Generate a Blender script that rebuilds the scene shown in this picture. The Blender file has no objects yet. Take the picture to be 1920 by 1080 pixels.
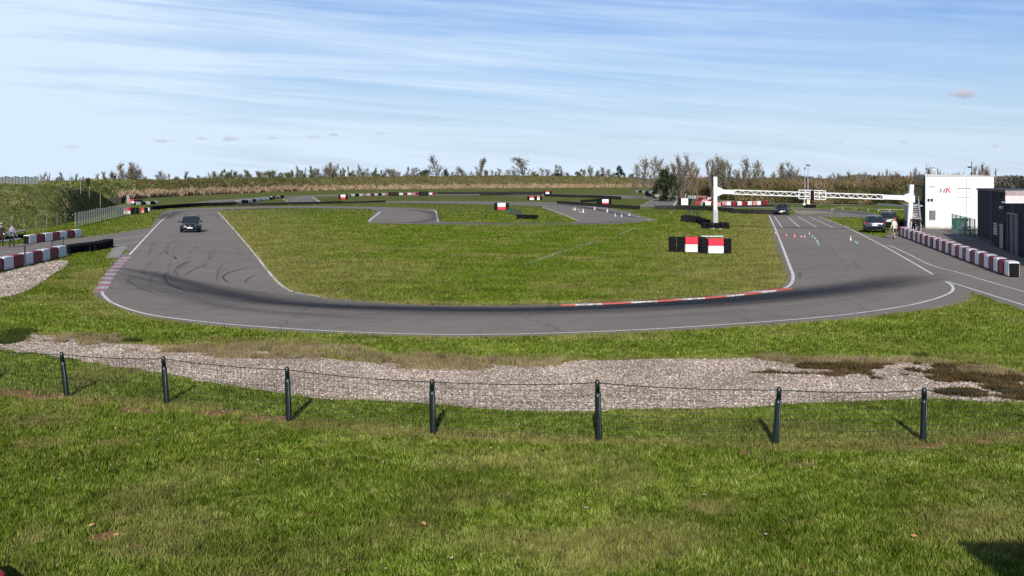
import bpy, bmesh, math, random
import numpy as np
from mathutils import Vector, Matrix
from mathutils.geometry import tessellate_polygon

random.seed(7)
rng = np.random.default_rng(11)
C = bpy.context.scene.collection
F, HZ, CX, CH = 2200.0, 335.0, 960.0, 5.0     # focal length (px of a 1920 wide picture), horizon row, centre column, eye height
R = math.radians

def G(x, y, z=0.0):                            # ground point seen at photo position x, y
    d = F * (CH - z) / (y - HZ)
    return Vector(((x - CX) * d / F, d, z))
def P(x, y, d):                                # point at photo position x, y, at distance d
    return Vector(((x - CX) * d / F, d, CH - (y - HZ) * d / F))

# ------------------------------------------------------------------ materials
MATS = {}
def nodes_of(name):
    m = bpy.data.materials.new(name); m.use_nodes = True
    nt = m.node_tree; bs = nt.nodes['Principled BSDF']
    return m, nt, bs
def N(nt, typ, **kw):
    n = nt.nodes.new(typ)
    for k, v in kw.items():
        if k.startswith('i_'):
            n.inputs[k[2:].replace('_', ' ')].default_value = v
        else:
            setattr(n, k, v)
    return n
def noise(nt, scale, detail=4, rough=.55, vec=None, dist=0):
    n = N(nt, 'ShaderNodeTexNoise'); n.inputs['Scale'].default_value = scale
    n.inputs['Detail'].default_value = detail; n.inputs['Roughness'].default_value = rough
    n.inputs['Distortion'].default_value = dist
    if vec: nt.links.new(vec, n.inputs['Vector'])
    return n
def ramp(nt, fac, stops):
    r = N(nt, 'ShaderNodeValToRGB'); cr = r.color_ramp
    while len(cr.elements) < len(stops): cr.elements.new(.5)
    for e, (p, c) in zip(cr.elements, stops):
        e.position = p; e.color = (c, c, c, 1) if isinstance(c, (int, float)) else (*c, 1)
    nt.links.new(fac, r.inputs['Fac']); return r
def mixc(nt, fac, a, b, blend='MIX'):
    m = N(nt, 'ShaderNodeMix', data_type='RGBA', blend_type=blend)
    for s, v in ((0, fac), (6, a), (7, b)):
        if isinstance(v, (int, float)): m.inputs[s].default_value = v
        elif isinstance(v, tuple): m.inputs[s].default_value = (*v, 1) if len(v) == 3 else v
        else: nt.links.new(v, m.inputs[s])
    return m.outputs[2]
def M_(nt, op, a, b=None, c=None):
    m = N(nt, 'ShaderNodeMath', operation=op)
    for i, v in enumerate((a, b, c)):
        if v is None: continue
        if isinstance(v, (int, float)): m.inputs[i].default_value = v
        else: nt.links.new(v, m.inputs[i])
    return m.outputs[0]

def mat(name, col, rough=.7, var=.25, scale=6, bump=.0, metal=0, dirt=None, spec=None):
    if name in MATS: return MATS[name]
    m, nt, bs = nodes_of(name)
    tc = N(nt, 'ShaderNodeTexCoord').outputs['Object']
    n = noise(nt, scale, 5, .6, tc)
    r = ramp(nt, n.outputs['Fac'], [(.3, 0.0), (.7, 1.0)])
    dk = tuple(c * (1 - var) for c in col); lt = tuple(min(1, c * (1 + var * .5)) for c in col)
    c = mixc(nt, r.outputs['Color'], dk, lt)
    if dirt:
        n2 = noise(nt, scale * 2.7, 6, .7, tc)
        r2 = ramp(nt, n2.outputs['Fac'], [(.5, 0.0), (.72, .8)])
        c = mixc(nt, r2.outputs['Color'], c, dirt)
    nt.links.new(c, bs.inputs['Base Color'])
    bs.inputs['Roughness'].default_value = rough; bs.inputs['Metallic'].default_value = metal
    if spec is None and max(col) < .06 and rough >= .5: spec = .08
    if spec is not None: bs.inputs['Specular IOR Level'].default_value = spec
    if bump:
        b = N(nt, 'ShaderNodeBump'); b.inputs['Strength'].default_value = bump; b.inputs['Distance'].default_value = .02
        n3 = noise(nt, scale * 6, 4, .6, tc)
        nt.links.new(n3.outputs['Fac'], b.inputs['Height']); nt.links.new(b.outputs[0], bs.inputs['Normal'])
    MATS[name] = m; return m

RED = (.70, .008, .045); WHITE = (.78, .78, .76)
def paint_red(): return mat('red_paint', RED, .45, .2, 5, dirt=(.3, .03, .03))
def paint_white(): return mat('white_paint', WHITE, .5, .1, 5, dirt=(.55, .54, .5))
def rubber(): return mat('tyre_rubber', (.014, .014, .016), .9, .4, 4, .3)
def galv(): return mat('galvanised_steel', (.42, .43, .43), .45, .25, 8, 0, .3)
def green_metal(): return mat('dark_green_metal', (.004, .012, .010), .35, .3, 6)
def glass_dark(): return mat('dark_glass', (.02, .025, .03), .06, .2, 2)

def grass_shader(name, near=True):
    m, nt, bs = nodes_of(name)
    geo = N(nt, 'ShaderNodeNewGeometry').outputs['Position']
    n1 = noise(nt, .055, 5, .6, geo); n2 = noise(nt, .6, 6, .65, geo); n3 = noise(nt, 6, 5, .7, geo); n4 = noise(nt, 30, 3, .7, geo)
    mp = N(nt, 'ShaderNodeMapping'); mp.inputs['Scale'].default_value = (.25, 1, 1)
    nt.links.new(geo, mp.inputs['Vector']); n5 = noise(nt, .22, 5, .7, mp.outputs[0])
    a = ramp(nt, n2.outputs['Fac'], [(.32, (.066, .104, .009)), (.52, (.100, .140, .013)), (.7, (.15, .17, .025))])
    b = ramp(nt, n1.outputs['Fac'], [(.38, 0.0), (.62, .65)])
    c = mixc(nt, b.outputs['Color'], a.outputs['Color'], (.145, .14, .042))
    e5 = ramp(nt, n5.outputs['Fac'], [(.45, 0.0), (.7, .6)])
    c = mixc(nt, e5.outputs['Color'], c, (.185, .165, .06))
    d = ramp(nt, n3.outputs['Fac'], [(.3, .4), (.62, 1.35)])
    c = mixc(nt, 1.0, c, d.outputs['Color'], 'MULTIPLY')
    e = ramp(nt, n4.outputs['Fac'], [(.3, .6), (.65, 1.3)])
    c = mixc(nt, 1.0, c, e.outputs['Color'], 'MULTIPLY')
    dry = N(nt, 'ShaderNodeAttribute', attribute_name='dry').outputs['Fac']
    soil = N(nt, 'ShaderNodeAttribute', attribute_name='soil').outputs['Fac']
    thatch_shade = N(nt, 'ShaderNodeAttribute', attribute_name='thatch_shade').outputs['Fac']
    c = mixc(nt, thatch_shade, c, mixc(nt, n4.outputs['Fac'], (.014, .02, .005), (.055, .055, .02)))  # dark thatch colour with the shade between blades painted in
    st = mixc(nt, n3.outputs['Fac'], (.19, .14, .06), (.33, .27, .15))
    so = mixc(nt, n3.outputs['Fac'], (.20, .09, .045), (.46, .25, .15))
    dryf = M_(nt, 'MULTIPLY', dry, ramp(nt, n3.outputs['Fac'], [(.25, .45), (.6, 1.0)]).outputs['Color'])
    c = mixc(nt, dryf, c, st); c = mixc(nt, soil, c, so)
    nt.links.new(c, bs.inputs['Base Color']); bs.inputs['Roughness'].default_value = .9
    bs.inputs['Specular IOR Level'].default_value = .03
    bu = N(nt, 'ShaderNodeBump'); bu.inputs['Strength'].default_value = .9; bu.inputs['Distance'].default_value = .06
    h = M_(nt, 'ADD', n3.outputs['Fac'], M_(nt, 'MULTIPLY', n4.outputs['Fac'], .35))
    nt.links.new(h, bu.inputs['Height']); nt.links.new(bu.outputs[0], bs.inputs['Normal'])
    return m

def blade_mat(name, stops, drycol=(.34, .27, .13), trans=.25):
    m, nt, bs = nodes_of(name)
    r = N(nt, 'ShaderNodeAttribute', attribute_name='r').outputs['Fac']
    dry = N(nt, 'ShaderNodeAttribute', attribute_name='dry').outputs['Fac']
    c = ramp(nt, r, stops).outputs['Color']
    c = mixc(nt, dry, c, drycol)
    geo = N(nt, 'ShaderNodeNewGeometry').outputs['Position']
    n1 = noise(nt, .45, 4, .6, geo)
    c = mixc(nt, 1.0, c, ramp(nt, n1.outputs['Fac'], [(.3, .72), (.7, 1.25)]).outputs['Color'], 'MULTIPLY')
    df = N(nt, 'ShaderNodeBsdfDiffuse'); tr = N(nt, 'ShaderNodeBsdfTranslucent')
    nt.links.new(c, df.inputs['Color']); nt.links.new(c, tr.inputs['Color'])
    mx = N(nt, 'ShaderNodeMixShader'); mx.inputs[0].default_value = trans
    nt.links.new(df.outputs[0], mx.inputs[1]); nt.links.new(tr.outputs[0], mx.inputs[2])
    nt.links.new(mx.outputs[0], nt.nodes['Material Output'].inputs['Surface'])
    return m

def asphalt_mat():
    m, nt, bs = nodes_of('asphalt')
    geo = N(nt, 'ShaderNodeNewGeometry').outputs['Position']
    n1 = noise(nt, .09, 5, .6, geo); n2 = noise(nt, 1.1, 6, .7, geo); n3 = noise(nt, 45, 3, .7, geo)
    c = ramp(nt, n1.outputs['Fac'], [(.3, (.240, .206, .174)), (.7, (.285, .247, .208))]).outputs['Color']
    c = mixc(nt, 1.0, c, ramp(nt, n2.outputs['Fac'], [(.3, .88), (.7, 1.08)]).outputs['Color'], 'MULTIPLY')
    c = mixc(nt, 1.0, c, ramp(nt, n3.outputs['Fac'], [(.3, .72), (.7, 1.22)]).outputs['Color'], 'MULTIPLY')
    # darker streaks of wear and small stains
    mp = N(nt, 'ShaderNodeMapping'); mp.inputs['Scale'].default_value = (.12, 1.6, 1)
    nt.links.new(geo, mp.inputs['Vector']); n4 = noise(nt, .9, 6, .7, mp.outputs[0])
    c = mixc(nt, 1.0, c, ramp(nt, n4.outputs['Fac'], [(.28, .86), (.5, 1.0)]).outputs['Color'], 'MULTIPLY')
    # hairline joints
    v = N(nt, 'ShaderNodeTexVoronoi', feature='DISTANCE_TO_EDGE'); v.inputs['Scale'].default_value = .14
    v2 = N(nt, 'ShaderNodeVectorMath', operation='ADD'); nt.links.new(geo, v2.inputs[0]); nt.links.new(n2.outputs['Color'], v2.inputs[1])
    nt.links.new(v2.outputs[0], v.inputs['Vector'])
    c = mixc(nt, 1.0, c, ramp(nt, v.outputs['Distance'], [(.0, .62), (.008, 1.0)]).outputs['Color'], 'MULTIPLY')
    n6 = noise(nt, .35, 6, .75, geo)
    c = mixc(nt, ramp(nt, n6.outputs['Fac'], [(.56, 0.0), (.66, .35)]).outputs['Color'], c, (.31, .265, .21))
    n7 = noise(nt, 2.4, 5, .8, geo)
    c = mixc(nt, ramp(nt, n7.outputs['Fac'], [(.64, 0.0), (.70, .5)]).outputs['Color'], c, (.10, .09, .085))
    nt.links.new(c, bs.inputs['Base Color']); bs.inputs['Roughness'].default_value = .88
    bs.inputs['Specular IOR Level'].default_value = .04
    b = N(nt, 'ShaderNodeBump'); b.inputs['Strength'].default_value = .35; b.inputs['Distance'].default_value = .01
    nt.links.new(n3.outputs['Fac'], b.inputs['Height']); nt.links.new(b.outputs[0], bs.inputs['Normal'])
    return m

def gravel_mat():
    m, nt, bs = nodes_of('gravel')
    geo = N(nt, 'ShaderNodeNewGeometry').outputs['Position']
    v = N(nt, 'ShaderNodeTexVoronoi'); v.inputs['Scale'].default_value = 26; nt.links.new(geo, v.inputs['Vector'])
    sep = N(nt, 'ShaderNodeSeparateColor'); nt.links.new(v.outputs['Color'], sep.inputs[0])
    c = ramp(nt, sep.outputs[0], [(.0, (.13, .10, .085)), (.35, (.30, .235, .20)), (.7, (.42, .345, .30)), (1, (.62, .55, .50))]).outputs['Color']
    e = ramp(nt, v.outputs['Distance'], [(.3, 1.0), (.75, .45)])
    c = mixc(nt, 1.0, c, e.outputs['Color'], 'MULTIPLY')
    n = noise(nt, .5, 4, .6, geo)
    c = mixc(nt, 1.0, c, ramp(nt, n.outputs['Fac'], [(.35, .82), (.65, 1.1)]).outputs['Color'], 'MULTIPLY')
    nt.links.new(c, bs.inputs['Base Color']); bs.inputs['Roughness'].default_value = .9
    b = N(nt, 'ShaderNodeBump'); b.inputs['Strength'].default_value = 1; b.inputs['Distance'].default_value = .03; b.invert = True
    nt.links.new(v.outputs['Distance'], b.inputs['Height']); nt.links.new(b.outputs[0], bs.inputs['Normal'])
    return m

def mark_mat(name, col, dens=.9):               # soft-edged worn mark: the 'a' attribute is its coverage
    m, nt, bs = nodes_of(name)
    geo = N(nt, 'ShaderNodeNewGeometry').outputs['Position']
    a = N(nt, 'ShaderNodeAttribute', attribute_name='a').outputs['Fac']
    u = N(nt, 'ShaderNodeAttribute', attribute_name='u').outputs['Vector']
    n = noise(nt, 1.0, 5, .7, u)
    k = M_(nt, 'MULTIPLY', a, ramp(nt, n.outputs['Fac'], [(.3, .35), (.6, 1.0)]).outputs['Color'])
    k = M_(nt, 'MULTIPLY', k, dens)
    bs.inputs['Base Color'].default_value = (*col, 1); bs.inputs['Roughness'].default_value = .7
    t = N(nt, 'ShaderNodeBsdfTransparent'); mx = N(nt, 'ShaderNodeMixShader')
    nt.links.new(k, mx.inputs[0]); nt.links.new(t.outputs[0], mx.inputs[1]); nt.links.new(bs.outputs[0], mx.inputs[2])
    nt.links.new(mx.outputs[0], nt.nodes['Material Output'].inputs['Surface'])
    return m

# ------------------------------------------------------------------ mesh helpers
class MB:
    def __init__(s): s.v = []; s.f = []; s.m = []; s.mats = []
    def mi(s, m):
        if m not in s.mats: s.mats.append(m)
        return s.mats.index(m)
    def add(s, vs, fs, m):
        o = len(s.v); i = s.mi(m)
        s.v += [tuple(v) for v in vs]
        for f in fs: s.f.append(tuple(o + k for k in f)); s.m.append(i)
        return s
    def box(s, c, d, m, rz=0, bev=0, taper=1.0):
        x, y, z = d[0] / 2, d[1] / 2, d[2] / 2
        b = min(bev, x * .9, y * .9, z * .9)
        M = Matrix.Rotation(rz, 3, 'Z'); c = Vector(c)
        if b <= 0:
            vs = [(sx * x * (taper if sz > 0 else 1), sy * y * (taper if sz > 0 else 1), sz * z) for sz in (-1, 1) for sx, sy in ((-1, -1), (1, -1), (1, 1), (-1, 1))]
            fs = [(0, 3, 2, 1), (4, 5, 6, 7), (0, 1, 5, 4), (1, 2, 6, 5), (2, 3, 7, 6), (3, 0, 4, 7)]
        else:
            rings = []
            for (zz, ins) in ((-z, b), (-z + b, 0), (z - b, 0), (z, b)):
                tp = 1 + (taper - 1) * (zz + z) / (2 * z)
                X, Y = x * tp - ins, y * tp - ins
                bb = b * .9
                ring = [(-X + bb, -Y), (X - bb, -Y), (X, -Y + bb), (X, Y - bb), (X - bb, Y), (-X + bb, Y), (-X, Y - bb), (-X, -Y + bb)]
                rings.append([(p[0], p[1], zz) for p in ring])
            vs = sum(rings, []); fs = [tuple(range(7, -1, -1)), tuple(range(24, 32))]
            for k in range(3):
                for j in range(8): fs.append((k * 8 + j, k * 8 + (j + 1) % 8, k * 8 + 8 + (j + 1) % 8, k * 8 + 8 + j))
        return s.add([M @ Vector(v) + c for v in vs], fs, m)
    def bar(s, a, b, w, h, m):                   # box from a to b
        a, b = Vector(a), Vector(b); d = (b - a); L = d.length
        if L < 1e-6: return s
        d /= L; up = Vector((0, 0, 1)) if abs(d.z) < .95 else Vector((0, 1, 0))
        r = d.cross(up).normalized(); u = r.cross(d).normalized()
        vs = [p + r * (sx * w / 2) + u * (sz * h / 2) for p in (a, b) for sx, sz in ((-1, -1), (1, -1), (1, 1), (-1, 1))]
        return s.add(vs, [(0, 1, 2, 3), (7, 6, 5, 4), (0, 4, 5, 1), (1, 5, 6, 2), (2, 6, 7, 3), (3, 7, 4, 0)], m)
    def tube(s, pts, rads, m, seg=6, cap=True):
        pts = [Vector(p) for p in pts]; n = len(pts)
        if isinstance(rads, (int, float)): rads = [rads] * n
        vs = []
        for i, p in enumerate(pts):
            d = (pts[min(i + 1, n - 1)] - pts[max(i - 1, 0)]).normalized()
            up = Vector((0, 0, 1)) if abs(d.z) < .9 else Vector((1, 0, 0))
            r = d.cross(up).normalized(); u = r.cross(d)
            for k in range(seg):
                t = 2 * math.pi * k / seg
                vs.append(p + (r * math.cos(t) + u * math.sin(t)) * rads[i])
        fs = [(i * seg + k, i * seg + (k + 1) % seg, (i + 1) * seg + (k + 1) % seg, (i + 1) * seg + k) for i in range(n - 1) for k in range(seg)]
        if cap: fs += [tuple(range(seg - 1, -1, -1)), tuple(range((n - 1) * seg, n * seg))]
        return s.add(vs, fs, m)
    def lathe(s, prof, c, m, seg=12, axis='Z', closed=False):
        vs = []; c = Vector(c)
        for r, h in prof:
            for k in range(seg):
                t = 2 * math.pi * k / seg
                p = (r * math.cos(t), r * math.sin(t), h)
                if axis == 'X': p = (h, p[0], p[1])
                if axis == 'Y': p = (p[0], h, p[1])
                vs.append(c + Vector(p))
        n = len(prof)
        fs = [(i * seg + k, i * seg + (k + 1) % seg, ((i + 1) % n) * seg + (k + 1) % seg, ((i + 1) % n) * seg + k) for i in range(n if closed else n - 1) for k in range(seg)]
        if not closed:
            fs += [tuple(range(seg - 1, -1, -1)), tuple(range((n - 1) * seg, n * seg))]
        return s.add(vs, fs, m)
    def tyre(s, c, m, R_=.3, w=.18, seg=12, axis='Z'):
        r = R_ * .52
        s.lathe([(r, -w * .38), (R_ * .86, -w * .5), (R_, -w * .3), (R_, w * .3), (R_ * .86, w * .5), (r, w * .38)], c, m, seg, axis, True)
        return s
    def ball(s, c, r, m, seg=10, sq=(1, 1, 1)):
        prof = [(max(.02 * r, r * math.sin(t)), -r * math.cos(t)) for t in [math.pi * k / 7 for k in range(8)]]
        o = len(s.v); s.lathe(prof, (0, 0, 0), m, seg)
        for i in range(o, len(s.v)):
            v = s.v[i]; s.v[i] = (v[0] * sq[0] + c[0], v[1] * sq[1] + c[1], v[2] * sq[2] + c[2])
        return s
    def build(s, name, parent=None, smooth=False, loc=None):
        me = bpy.data.meshes.new(name); me.from_pydata(s.v, [], s.f)
        for m in s.mats: me.materials.append(m)
        me.polygons.foreach_set('material_index', s.m)
        if smooth:
            me.polygons.foreach_set('use_smooth', [True] * len(me.polygons))
        me.update()
        return link(name, me, parent, loc)

def link(name, me, parent=None, loc=None):
    o = bpy.data.objects.new(name, me); C.objects.link(o)
    if parent: o.parent = parent
    if loc: o.location = loc
    return o
def tag(o, label=None, cat=None, group=None, kind=None):
    for k, v in (('label', label), ('category', cat), ('group', group), ('kind', kind)):
        if v: o[k] = v
    return o
def thing(name, label, cat, loc=(0, 0, 0), rz=0, group=None):
    o = bpy.data.objects.new(name, None); o.empty_display_size = .3; C.objects.link(o)
    o.location = loc; o.rotation_euler = (0, 0, rz)
    return tag(o, label, cat, group)
def dup(root, loc, rz=0, label=None, scale=None, name=None):
    def cp(o, par):
        c = o.copy(); C.objects.link(c)
        if par: c.parent = par
        for ch in [x for x in bpy.data.objects if x.parent == o and x != c]: cp(ch, c)
        return c
    kids = {}
    r = root.copy(); C.objects.link(r)
    for ch in list(root.children):
        c = ch.copy(); C.objects.link(c); c.parent = r
        for g in list(ch.children):
            d = g.copy(); C.objects.link(d); d.parent = c
    r.location = loc; r.rotation_euler = (0, 0, rz)
    if scale: r.scale = scale
    if label: r['label'] = label
    return r
ORD = ['first', 'second', 'third', 'fourth', 'fifth', 'sixth', 'seventh', 'eighth', 'ninth', 'tenth', 'eleventh', 'twelfth']
def nth(i):
    if i < 12: return ORD[i]
    k = i + 1; s = 'th' if 10 <= k % 100 <= 20 else {1: 'st', 2: 'nd', 3: 'rd'}.get(k % 10, 'th')
    return f'{k}{s}'

def smooth_line(pts, n=6, closed=False):
    pts = [Vector(p) for p in pts]; out = []; L = len(pts)
    rngi = range(L if closed else L - 1)
    for i in rngi:
        g = lambda k: pts[k % L] if closed else pts[max(0, min(L - 1, k))]
        p0, p1, p2, p3 = g(i - 1), g(i), g(i + 1), g(i + 2)
        for j in range(n):
            t = j / n
            out.append(.5 * ((2 * p1) + (p2 - p0) * t + (2 * p0 - 5 * p1 + 4 * p2 - p3) * t * t + (3 * p1 - p0 - 3 * p2 + p3) * t ** 3))
    if not closed: out.append(pts[-1])
    return out
def W(px, z=0): return [G(x, y) + Vector((0, 0, z)) for x, y in px]
def sheet(name, loops, m, z, kind='structure', parent=None):
    polys = [[Vector((p[0], p[1], 0)) for p in l] for l in loops]
    tris = tessellate_polygon(polys)
    vs = [(p.x, p.y, z) for l in polys for p in l]
    fs = []
    for t in tris:
        a, b, c = (vs[i] for i in t)
        cr = (b[0] - a[0]) * (c[1] - a[1]) - (b[1] - a[1]) * (c[0] - a[0])
        if abs(cr) < 1e-9: continue
        fs.append(tuple(t) if cr > 0 else (t[0], t[2], t[1]))
    me = bpy.data.meshes.new(name); me.from_pydata(vs, [], fs); me.materials.append(m)
    o = link(name, me, parent)
    if kind: o['kind'] = kind
    return o
def ribbon_geo(pts, w, z):
    n = len(pts); vs = []
    for i in range(n):
        d = (pts[min(i + 1, n - 1)] - pts[max(i - 1, 0)]); d.z = 0; d.normalize()
        r = Vector((d.y, -d.x, 0)); ww = w[i] if isinstance(w, list) else w
        vs += [pts[i] - r * ww / 2 + Vector((0, 0, z)), pts[i] + r * ww / 2 + Vector((0, 0, z))]
    fs = [(2 * i, 2 * i + 1, 2 * i + 3, 2 * i + 2) for i in range(n - 1)]
    return vs, fs
def inside(px, py, poly):
    c = np.zeros(px.shape, bool); n = len(poly)
    for i in range(n):
        x1, y1 = poly[i][0], poly[i][1]; x2, y2 = poly[(i + 1) % n][0], poly[(i + 1) % n][1]
        if y1 == y2: continue
        k = ((y1 > py) != (y2 > py)) & (px < (x2 - x1) * (py - y1) / (y2 - y1) + x1)
        c ^= k
    return c
def dist_line(px, py, line):
    d = np.full(px.shape, 1e9)
    for a, b in zip(line[:-1], line[1:]):
        ax, ay, bx, by = a[0], a[1], b[0], b[1]; L = (bx - ax) ** 2 + (by - ay) ** 2 + 1e-9
        t = np.clip(((px - ax) * (bx - ax) + (py - ay) * (by - ay)) / L, 0, 1)
        d = np.minimum(d, np.hypot(px - ax - t * (bx - ax), py - ay - t * (by - ay)))
    return d
_tab = rng.random((256, 256))
def vn(x, y, s, off=0):
    x = x / s + 37.3 + off; y = y / s + 91.7 + off * 1.7
    ix, iy = np.floor(x).astype(int), np.floor(y).astype(int); fx, fy = x - ix, y - iy
    fx = fx * fx * (3 - 2 * fx); fy = fy * fy * (3 - 2 * fy)
    g = lambda a, b: _tab[a & 255, b & 255]
    return (g(ix, iy) * (1 - fx) + g(ix + 1, iy) * fx) * (1 - fy) + (g(ix, iy + 1) * (1 - fx) + g(ix + 1, iy + 1) * fx) * fy
def fbm(x, y, s, off=0): return (vn(x, y, s, off) + .5 * vn(x, y, s / 2.1, off + 5) + .25 * vn(x, y, s / 4.3, off + 9)) / 1.75
def sstep(a, b, x): t = np.clip((x - a) / (b - a), 0, 1); return t * t * (3 - 2 * t)

# ------------------------------------------------------------------ outlines traced on the ground
OUT = [(305, 397), (282, 425), (244, 470), (222, 478), (196, 515), (178, 545), (180, 557), (212, 574), (265, 592), (350, 605), (450, 615), (600, 625), (750, 630), (870, 632),
       (1000, 630), (1200, 623), (1400, 612), (1560, 601), (1680, 588), (1760, 577), (1815, 563), (1822, 548), (1900, 575), (1990, 606), (2150, 640), (2150, 500), (1990, 480), (1880, 438),
       (1800, 426), (1730, 419), (1672, 424), (1660, 446), (1620, 438), (1560, 415), (1532, 404), (1440, 403)]
INN = [(409, 396), (440, 432), (470, 467), (500, 505), (522, 530), (545, 545), (600, 557), (700, 567), (800, 572), (920, 573), (1050, 571), (1150, 567), (1250, 562), (1350, 554), (1430, 545), (1462, 539),
       (1472, 530), (1475, 518), (1468, 495), (1455, 460), (1440, 403)]
wOUT = W(OUT); wINN = W(INN)
front_poly = W(OUT[:-1]) + [G(1440, 403)] + [p.copy() for p in smooth_line(W(INN), 5)[::-1]][1:] + []
s_out = smooth_line(W(OUT[4:22]), 5)
front_poly = W(OUT[:4]) + s_out + W(OUT[22:-1]) + [G(1440, 403)] + [p for p in smooth_line(W(INN), 5)[::-1]][1:]
def crumble(loop, step=.45, amp=.10):
    out = []; L = len(loop)
    for i in range(L):
        a, b = loop[i], loop[(i + 1) % L]; d = b - a; n_ = max(1, min(60, int(d.length / step))) if a.y < 130 else 1
        nrm = Vector((d.y, -d.x, 0)).normalized() if d.length > 1e-6 else Vector((0, 0, 0))
        for j in range(n_): out.append(a + d * j / n_ + (nrm * random.gauss(0, amp) if n_ > 1 or j else Vector((0, 0, 0))))
    return out
front_poly = crumble(front_poly)
left_lane = W([(-80, 482), (0, 462), (60, 455), (150, 446), (210, 438), (290, 426), (262, 452), (243, 472), (212, 461), (118, 474), (0, 502), (-120, 530)])
back_strip = W([(305, 397.5), (318, 394), (345, 391.5), (420, 388.5), (500, 387), (600, 386.6), (700, 387.5), (760, 389.5), (812, 392.5), (820, 396), (826, 416), (950, 418.8), (1060, 418.8), (1090, 416.5),
                (1060, 404), (1033, 394), (1016, 386.5), (940, 383.5), (800, 381), (725, 380), (722, 377), (800, 376.8), (930, 377.6), (1050, 380), (1125, 387), (1180, 397), (1212, 408), (1216, 413), (1200, 417), (1120, 420.5), (1000, 421.8), (830, 421), (720, 419), (690, 418), (688, 414),
                (702, 399), (708, 395), (690, 391.6), (600, 390.2), (500, 391), (420, 393), (409, 396.5)])
GRAV = [(28, 626), (120, 634), (220, 644), (330, 650), (430, 656), (560, 667), (640, 676), (720, 682), (800, 681), (900, 684), (1000, 688), (1060, 680), (1200, 674), (1330, 674), (1450, 671), (1560, 676), (1700, 680),
        (1800, 687), (1880, 697), (2050, 720), (2050, 748), (1850, 754), (1750, 748), (1640, 752), (1500, 757), (1400, 765), (1300, 766), (1100, 772), (1000, 772), (900, 767), (800, 757), (700, 752), (600, 748), (500, 734), (420, 722), (330, 704), (240, 692), (130, 672), (40, 660), (-60, 648), (-20, 634)]
wGRAV = smooth_line(W(GRAV), 3, True)
GRAV2 = [(-80, 562), (0, 558), (42, 549), (74, 532), (100, 514), (126, 497), (118, 488), (60, 498), (0, 514), (-90, 534)]
wGRAV2 = smooth_line(W(GRAV2), 3, True)

# ------------------------------------------------------------------ ground
def axis_vals():
    xs = list(np.arange(-21, 21.01, .16)); e = 21.0; st = .6
    while e < 1500: e += st; st *= 1.09; xs = [-e] + xs + [e]
    ys = list(np.arange(11.5, 46, .16)); e = ys[-1]; st = .35
    while e < 3200: e += st; st = min(st * 1.025, 400) ; ys.append(e)
    ys = [-400, -100, -30, 0, 6] + ys
    return np.array(xs), np.array(ys)
fence_line = [G(x, y) for x, y in [(-60, 728), (126, 745), (313, 758), (542, 790), (812, 813), (1123, 827), (1454, 833), (1731, 828), (1990, 818)]]
SOILS = [(395, 773, 34, 8), (500, 785, 60, 8), (610, 828, 22, 5), (1505, 976, 22, 5), (200, 1003, 36, 12), (255, 1022, 30, 7), (1495, 868, 40, 6), (1760, 832, 26, 7), (1845, 826, 22, 6), (1665, 860, 14, 4), (1395, 848, 20, 5), (90, 742, 60, 6), (20, 735, 60, 7), (160, 755, 40, 5), (235, 765, 30, 5), (430, 770, 40, 5), (560, 800, 25, 5), (680, 818, 30, 3), (1440, 856, 16, 5), (1530, 872, 18, 4), (1730, 836, 50, 6),
         (270, 770, 50, 6), (795, 987, 8, 4), (1910, 1015, 10, 6), (590, 962, 20, 5), (900, 818, 40, 4)]
DRYS = [(60, 790, 80, 12), (80, 830, 60, 10), (210, 830, 60, 8), (700, 805, 120, 8), (850, 1030, 60, 15), (250, 960, 60, 20), (1330, 950, 60, 15), (1100, 1050, 90, 15), (1500, 840, 200, 7), (60, 1010, 40, 20), (1780, 1060, 90, 14), (300, 1040, 120, 14),
        (870, 684, 170, 10), (470, 655, 260, 7), (140, 640, 100, 12), (1560, 678, 300, 5), (215, 505, 40, 28), (560, 640, 200, 6)]
road_edge_in = [p for p in smooth_line(W(INN), 4)]
road_edge_out = [p for p in s_out]
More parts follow.
